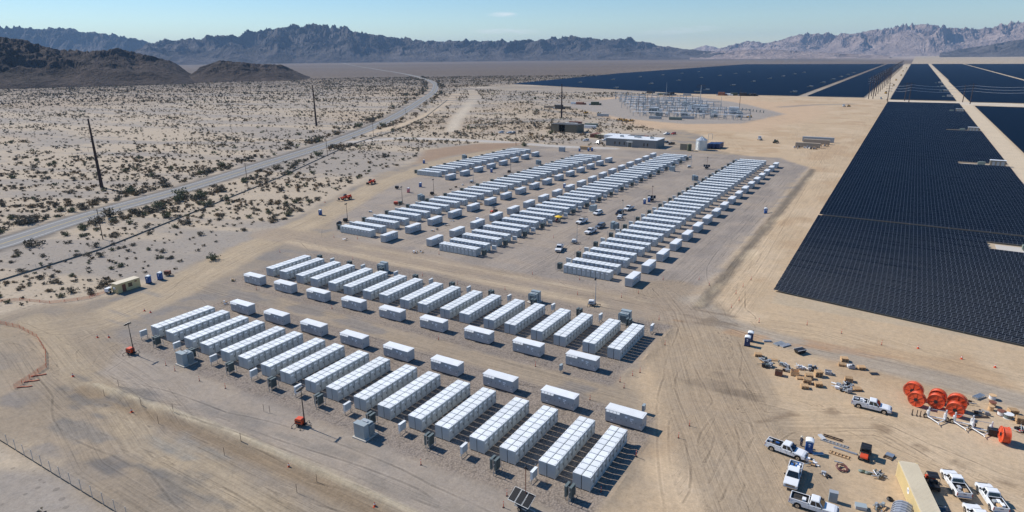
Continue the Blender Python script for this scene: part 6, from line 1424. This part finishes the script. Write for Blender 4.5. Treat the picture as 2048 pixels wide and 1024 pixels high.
# long boxes on the bare ground right of the semi truck
for (x, y, n, s, lb) in ((1604, 283, 'grey', 1.35, 'long silver trailer box behind two tan boxes on the bare ground'), (1606, 287, 'ltan', 1.1, 'long tan container, middle of three on the bare ground'), (1590, 294, 'ltan', 1.0, 'long tan container nearest of three on the bare ground')):
    g_ = G(x, y); thing('storage_container', lb, 'container', CT[n], (g_[0], g_[1] + 3, 0), -math.pi / 2, 'containers on the bare ground', (1.0, s * 1.25, 1.3 if n == 'grey' else 1.15))
for k, (x, y) in enumerate(((1597, 297), (1608, 296), (1619, 298), (1628, 299), (1640, 293), (1648, 294))):
    thing('tool_pile', 'heap of boxes and pallets before the three long containers, %s from left' % nth(k + 1), 'pile', junk(200 + k, 9, [m_wood, m_white, m_black, m_pipe], 2.2), GL(x, y), 0, 'heaps before the long containers', (1.6, 1.6, 2.2))
# silo and tanks
g_ = G(1399, 301); sil = MB().cyl((0, 0, 0), (0, 0, 6.4), 3.6, n=28)
for k in range(10): sil.torus((0, 0, .4 + k * .64), (0, 0, 1), 3.6, .07, 28, 4)
cone = MB().cyl((0, 0, 6.4), (0, 0, 8.6), 3.75, .35, 28).cyl((0, 0, 8.6), (0, 0, 8.9), .4, n=10)
for k in range(14):
    t_ = 2 * math.pi * k / 14; cone.cyl((3.75 * math.cos(t_), 3.75 * math.sin(t_), 6.43), (.35 * math.cos(t_), .35 * math.sin(t_), 8.65), .05, n=4)
thing('grain_silo', 'round corrugated silver tank with a conical roof', 'tank', [('wall', sil.mesh('wall', m_tank)), ('roof', cone.mesh('roof', m_tank)), ('fill_pipe', MB().tube([(3.9, 1, 0), (3.9, 1, 10.5), (6.5, 1, 10.5), (6.5, 1, 7)], .12).mesh('fill_pipe', m_steel))], (g_[0], g_[1] + 3.5, 0))
g_ = G(1376, 302); thing('round_tank', 'dark green upright tank left of the silver silo', 'tank', [('shell', MB().cyl((0, 0, 0), (0, 0, 4.2), 1.35, n=18).cyl((0, 0, 4.2), (0, 0, 4.6), 1.35, .3, 18).mesh('shell', m_olive))], (g_[0] + .5, g_[1] + 1, 0))
g_ = G(1366, 300); thing('pump_box', 'brown-grey box tank left of the dark green tank', 'tank', [('case', MB().box(-2, 2, -1.2, 1.2, 0, 3.9, 0).mesh('case', m_tanwall)), ('lid', MB().box(-2.1, 2.1, -1.3, 1.3, 3.9, 4.05, 0).mesh('lid', m_tanwall))], (g_[0], g_[1] + 1, 0))
for k in range(3):
    g_ = G(1416 + k * 9, 298.5); thing('frac_tank', 'dark blue steel water tank right of the silo, %s of three from left' % nth(k + 1), 'tank', [('tank_body', MB().box(-1.25, 1.25, 0, 11, .5, 3.4, 0).mesh('tank_body', m_dblue, bevel=.08, seg=1)), ('wheel_axle', MB().box(-1.1, 1.1, 8.5, 10.2, 0, .6, 0).box(-1.1, 1.1, .4, 1.0, 0, .5, 0).mesh('wheel_axle', m_black)), ('rib', MB().box(-1.32, 1.32, 2, 2.15, .6, 3.3, 0).box(-1.32, 1.32, 5, 5.15, .6, 3.3, 0).box(-1.32, 1.32, 8, 8.15, .6, 3.3, 0).mesh('rib', m_dblue))], (g_[0], g_[1] + 1, 0), 0, 'blue water tanks')
g_ = G(1124, 303); single('storage_box', 'grey box beside the blue toilets behind the upper blocks', 'box', MB().box(-1.8, 1.8, -1.2, 1.2, 0, 2.8, 0).box(-1.9, 1.9, -1.3, 1.3, 2.8, 2.9, 0).mesh('storage_box', m_steel), (g_[0], g_[1], 0))
g_ = G(1168, 300); single('roll_off_bin', 'long tan waste bin behind the blue toilets', 'bin', MB().box(-4, 4, -1.2, 1.2, .2, 2.0, 0).box(-4.1, 4.1, -1.3, -1.2, 1.9, 2.1, 0).box(-4.1, 4.1, 1.2, 1.3, 1.9, 2.1, 0).mesh('roll_off_bin', m_wood), (g_[0], g_[1] + 3, 0))

# ================================================================== SUBSTATION
m_sub = mat('substation_steel', (.40, .42, .42), .5, .1, var=.1)
m_sub2 = mat('bushing_grey', (.62, .65, .67), .4, var=.1)
def gantry(bays, bw, h):
    parts = []
    for k in range(bays + 1):
        x_ = k * bw; c = MB()
        for s in (-1, 1): c.cyl((x_ - .5, s * .5, 0), (x_ - .12, s * .12, h), .16, .12, 4).cyl((x_ + .5, s * .5, 0), (x_ + .12, s * .12, h), .16, .12, 4)
        for j in range(4): z_ = h * (.15 + .2 * j); c.cyl((x_ - .42, -.4, z_), (x_ + .38, .4, z_ + h * .16), .07, n=4)
        c.cyl((x_, 0, h), (x_, 0, h + 2.2), .1, .03, 5); parts.append(('column', c.mesh('column', m_sub)))
    for z_ in (h - .3, h * .62):
        parts.append(('beam', MB().box(0, bays * bw, -.3, .3, z_ - .3, z_ + .25, 0).mesh('beam', m_sub)))
    ins = MB()
    for k in range(bays):
        for q in (.25, .5, .75): ins.cyl((k * bw + bw * q, 0, h - .6), (k * bw + bw * q, 0, h - 2.4), .14, .1, 6)
    parts.append(('insulator', ins.mesh('insulator', m_sub2)))
    return parts
def breaker():
    b = MB().box(-1.2, 1.2, -.5, .5, 1.4, 2.3, 0).box(-1.1, -.9, -.4, .4, 0, 1.4, 0).box(.9, 1.1, -.4, .4, 0, 1.4, 0)
    c = MB()
    for x_ in (-.9, 0, .9): c.cyl((x_, -.4, 2.3), (x_, -1.1, 4.8), .2, .12, 7).cyl((x_, .4, 2.3), (x_, 1.1, 4.8), .2, .12, 7)
    return [('tank', b.mesh('tank', m_sub)), ('bushing', c.mesh('bushing', m_sub2))]
def main_trafo():
    b = MB().box(-3.2, 3.2, -1.8, 1.8, .4, 4.6, 0); r_ = MB()
    for k in range(12): r_.box(-3 + k * .5, -2.75 + k * .5, -3, -1.9, .8, 4.2, 0).box(-3 + k * .5, -2.75 + k * .5, 1.9, 3, .8, 4.2, 0)
    c = MB()
    for x_ in (-2, 0, 2): c.cyl((x_, 0, 4.6), (x_, -.6, 8), .28, .14, 8)
    return [('tank', b.mesh('tank', m_trafo)), ('radiator', r_.mesh('radiator', m_trafo)), ('bushing', c.mesh('bushing', m_sub2)), ('conservator', MB().cyl((-3, 1.2, 5.6), (1, 1.2, 5.6), .6, n=10).mesh('conservator', m_trafo))]
def bus(n, L):
    b = MB(); s = MB()
    for k in range(n):
        x_ = k * L / (n - 1)
        for y_ in (-2, 0, 2): s.cyl((x_, y_, 3.2), (x_, y_, 5.0), .13, .1, 6)
        b.cyl((x_, -2.2, 3.1), (x_, 2.2, 3.1), .14, n=4); b.cyl((x_, -1.2, 0), (x_, -1.2, 3.1), .14, n=4); b.cyl((x_, 1.2, 0), (x_, 1.2, 3.1), .14, n=4)
    t_ = MB()
    for y_ in (-2, 0, 2): t_.cyl((0, y_, 5.05), (L, y_, 5.05), .12, n=6)
    return [('support', b.mesh('support', m_sub)), ('insulator', s.mesh('insulator', m_sub2)), ('busbar', t_.mesh('busbar', m_wire))]
GA, GB_, BR, MT, BU = gantry(3, 8, 10), gantry(2, 8, 8), breaker(), main_trafo(), bus(7, 42)
SG = 'substation switchyard steelwork'
sx0, sy0 = G(1272, 234)
def SP(u, v): # substation grid from front-left corner, u along +X, v along +Y
    return (sx0 + u, sy0 + v, 0)
cnt = 0
for j in range(6):
    for i in range(4):
        u, v = 2 + i * 27 + j * -3, 16 + j * 46
        if (i == 0 and j in (0,)): pass
        cnt += 1
        thing('steel_gantry', 'pale steel lattice gantry in the substation', 'gantry', GA if (i + j) % 2 else GB_, SP(u - j * 22, v), 0, SG)
for j in range(7):
    for i in range(3):
        thing('bus_support', 'row of pale insulators carrying busbars in the substation', 'busbar', BU, SP(-6 + i * 36 - j * 18, 8 + j * 38), 0, 'substation busbar rows')
for j in range(7):
    for i in range(9):
        thing('circuit_breaker', 'small pale circuit breaker with splayed bushings in the substation', 'breaker', BR, SP(2 + i * 11.5 - j * 18, 20 + j * 34), 0, 'substation breakers')
for k, (u, v) in enumerate(((70, 30), (92, 40), (18, 18), (42, 24), (30, 90), (5, 150), (80, 70), (50, 60))):
    thing('power_transformer', 'large grey power transformer in the substation, %s from the front' % nth(k + 1), 'transformer', MT, SP(u, v), 0, 'substation power transformers')
for (x, y, w, d, h, lb) in ((1466, 229, 9, 6, 7, 'white control house at the right end of the substation'), (1306, 227, 9, 6, 6, 'dark green control house at the left of the substation'), (1398, 222, 14, 8, 6, 'grey control house in the middle of the substation')):
    g_ = G(x, y); m_h = m_white if 'white' in lb else (m_gear if 'green' in lb else m_sub)
    thing('control_house', lb, 'building', [('wall', MB().box(-w / 2, w / 2, 0, d, 0, h, 0).mesh('wall', m_h)), ('roof', MB().box(-w / 2 - .3, w / 2 + .3, -.3, d + .3, h, h + .3, 0).mesh('roof', m_sub2)), ('door', MB().box(-1, .3, -.05, 0, 0, 2.4, 0).mesh('door', m_gear))], (g_[0], g_[1], 0))
for (x, y, h, lb) in ((1243, 216, 20, 'slim grey mast at the left edge of the substation'), (1276, 228, 24, 'slim rust mast in the left of the substation, front'), (1294, 216, 24, 'slim rust mast in the left of the substation, rear'), (1332, 195, 22, 'slim pale mast at the back of the substation'), (1440, 232, 22, 'slim pale mast at the front right of the substation'), (1478, 224, 26, 'slim brown mast at the right end of the substation')):
    g_ = G(x, y); single('lightning_mast', lb, 'mast', MB().cyl((0, 0, 0), (0, 0, h * .85), .3, .16, 7).cyl((0, 0, h * .85), (0, 0, h), .1, .03, 5).mesh('lightning_mast', m_wooddk if ('rust' in lb or 'brown' in lb) else m_sub), (g_[0], g_[1], 0), 0, 'substation masts')
g_ = G(1400, 208); thing('lattice_tower', 'tall pole with wide double crossarms behind the substation', 'tower', [('shaft', MB().cyl((0, 0, 0), (0, 0, 23), .5, .3, 8).mesh('shaft', m_sub)), ('crossarm', MB().box(-6, 6, -.2, .2, 20.4, 20.9, 0).mesh('crossarm', m_wooddk)), ('crossarm', MB().box(-5, 5, -.2, .2, 22.6, 23.1, 0).mesh('crossarm', m_wooddk))], (g_[0], g_[1], 0))
g_ = G(1378, 236); thing('dish_antenna', 'white round dish antenna on a mast before the substation', 'antenna', [('mast', MB().cyl((0, 0, 0), (0, 0, 8.5), .2, n=7).mesh('mast', m_sub)), ('dish', MB().cyl((0, -.3, 9.5), (0, .3, 9.5), 2.2, .8, 18).mesh('dish', m_white))], (g_[0], g_[1], 0))
for k in range(8):
    g_ = G(1478 + 7 * k, 219.5 + .9 * k); single('fence_bollard', 'dark marker in the line right of the substation', 'bollard', MB().cyl((0, 0, 0), (0, 0, 2.2), .5, .4, 8).cyl((0, 0, 2.2), (0, 0, 2.6), .55, .2, 8).mesh('fence_bollard', m_gear), (g_[0], g_[1], 0), 0, 'dark markers right of the substation')
fence('chain_link_fence', 'chain-link fence around the front and right of the substation', W([(1160, 216), (1245, 235), (1370, 249), (1480, 247), (1560, 231), (1500, 214)]), 2.4, 9, m_galv, m_galv, 1.2, .03)
# materials stacked behind the substation
for k, (x, y, m_) in enumerate(((1322, 190, m_olive), (1336, 191, m_black), (1342, 191, m_black), (1455, 191, m_white), (1468, 191, m_olive), (1486, 192, m_black), (1497, 192, m_black), (1505, 192, m_black), (1443, 191, m_rust), (1300, 186, m_dkroof), (1190, 210, m_olive), (1118, 218, m_black), (1160, 209, m_rust))):
    g_ = G(x, y); thing('equipment_pile', 'dark stack of equipment on the dirt behind the substation', 'equipment', [('case', MB().box(-5, 5, -2, 2, 0, 3.0 + (k % 3), 0).mesh('case', m_, bevel=.2, seg=1)), ('case', MB().box(5.5, 8, -1.5, 1.5, 0, 2.2, 0).mesh('case', m_)), ('case', MB().box(-7.5, -5.4, -1.2, 1.4, 0, 1.8, 0).mesh('case', m_steel))], (g_[0], g_[1], 0), random.uniform(-.3, .3), 'equipment stacks behind the substation')

# ================================================================== TRANSMISSION LINES
def hpole(h, arms=3, m_=m_corten):
    p_ = [('shaft', MB().cyl((0, 0, -.5), (0, 0, h), .55, .3, 9).mesh('shaft', m_))]
    for k in range(arms):
        z_ = h - 1.5 - k * 3.2; p_.append(('arm', MB().box(-3.4, 3.4, -.14, .14, z_, z_ + .3, 0).cyl((-3.2, 0, z_), (-3.2, 0, z_ - 1.2), .12, n=5).cyl((3.2, 0, z_), (3.2, 0, z_ - 1.2), .12, n=5).mesh('arm', m_)))
    return p_
HP = hpole(29)
HPS = hpole(23, 3)
ycor = [1012 + k * 62 * (1 + k * .012) for k in range(26)]
n_ = 0
for k, yy in enumerate(ycor):
    for j, xx in enumerate((-50.5, -45.5)):
        if j == 1 and k > 9: continue
        n_ += 1
        thing('transmission_pole', 'dark steel pole with crossarms, %s from near in the %s line of the corridor' % (nth(k + 1), 'left' if j == 0 else 'right'), 'pole', HP, (xx + yy * .002, yy + j * 4, 0), 0, 'corridor transmission poles')
eastx = [(-24.5, 962, 24), (-6, 985, 23), (-1, 955, 24), (56, 985, 21), (62, 955, 24), (121, 975, 22), (128, 945, 25), (205, 955, 23), (212, 930, 25)]
for k, (xx, yy, h) in enumerate(eastx):
    thing('transmission_pole', 'slim dark pole along the cross road in the solar field, %s from left' % nth(k + 1), 'pole', hpole(h, 2 if k else 4, m_corten if k else m_wooddk), (xx, yy, 0), .3, 'cross road poles')
def sag_wire(a, b, sag, r=.06, n=14):
    pts = []
    for i in range(n + 1):
        s = i / n; pts.append((a[0] + (b[0] - a[0]) * s, a[1] + (b[1] - a[1]) * s, a[2] + (b[2] - a[2]) * s - 4 * sag * s * (1 - s)))
    return MB().tube(pts, r, 4).mesh('conductor', m_wire)
lines_ = []
tops = [(x_, y_, h) for x_, y_, h in eastx if y_ < 970] + [(330, 905, 25)]
for j, dz in enumerate((1.5, 4.7, 7.9)):
    for s in (-3, 3):
        for (a, b) in zip(tops[:-1], tops[1:]):
            lines_.append(((a[0], a[1] + s, a[2] - dz - 1), (b[0], b[1] + s, b[2] - dz - 1)))
wo = bpy.data.objects.new('power_line', None); COL.link(wo); tag(wo, 'bundle of pale overhead wires crossing above the right-hand solar field', 'power line')
for a, b in lines_: obj('conductor', sag_wire(a, b, 2.2, .07), wo)
wo2 = bpy.data.objects.new('power_line', None); COL.link(wo2); tag(wo2, 'overhead wires running along the solar corridor to the horizon', 'power line')
for dz in (2.7, 5.9, 9.1):
    for s in (-3.2, 3.2):
        for k in range(0, len(ycor) - 1): obj('conductor', sag_wire((-50.5 + s + ycor[k] * .002, ycor[k], 29 - dz), (-50.5 + s + ycor[k + 1] * .002, ycor[k + 1], 29 - dz), 1.6, .06, 5), wo2)
for k, yy in enumerate((1150, 1420, 1700, 2050, 2500, 3000)):
    single('parked_equipment', 'small yellow machine on the pale corridor road, %s from near' % nth(k + 1), 'machine', MB().box(-2.5, 2.5, -1.2, 1.2, .5, 2.4, 0).box(-1, 1.2, -1, 1, 2.4, 3.4, 1).cyl((-1.6, -1.3, .6), (-1.6, 1.3, .6), .6, n=10, mi=1).cyl((1.6, -1.3, .6), (1.6, 1.3, .6), .6, n=10, mi=1).mesh('parked_equipment', m_equip, m_black), (-33 + (k % 2) * 3, yy, 0), 1.4, 'machines on the corridor road')
# odds and ends lying about the yards
for (x, y, lb) in ((468, 562, 'left of the first back line inverter'), (448, 608, 'beside the first inverter of the front line')):
    thing('tool_pile', 'small heap of pale boards ' + lb, 'pile', junk(int(x), 7, [m_wood, m_pcsw, m_olive], .8), GL(x, y))
for (x, y, s_) in ((830, 506, 1), (842, 505, 1), (690, 480, 2), (738, 424, 2)):
    thing('tool_pile', 'small heap of gear lying on the upper yard gravel', 'pile', junk(int(x), 7, [m_wood, m_black, m_pcsw], .9), GL(x, y), 0, 'gear heaps in the upper yard')
for k, (x, y) in enumerate(((955, 411), (962, 409), (975, 404), (905, 443), (893, 452), (875, 460), (865, 462), (1003, 372), (902, 380), (915, 375), (925, 371))):
    thing('tool_pile', 'scattered timber and parts beside the second upper block', 'pile', junk(300 + k, 5, [m_wood, m_steel, m_pcsw, m_wooddk], .9), GL(x, y), 0, 'parts beside the second upper block')
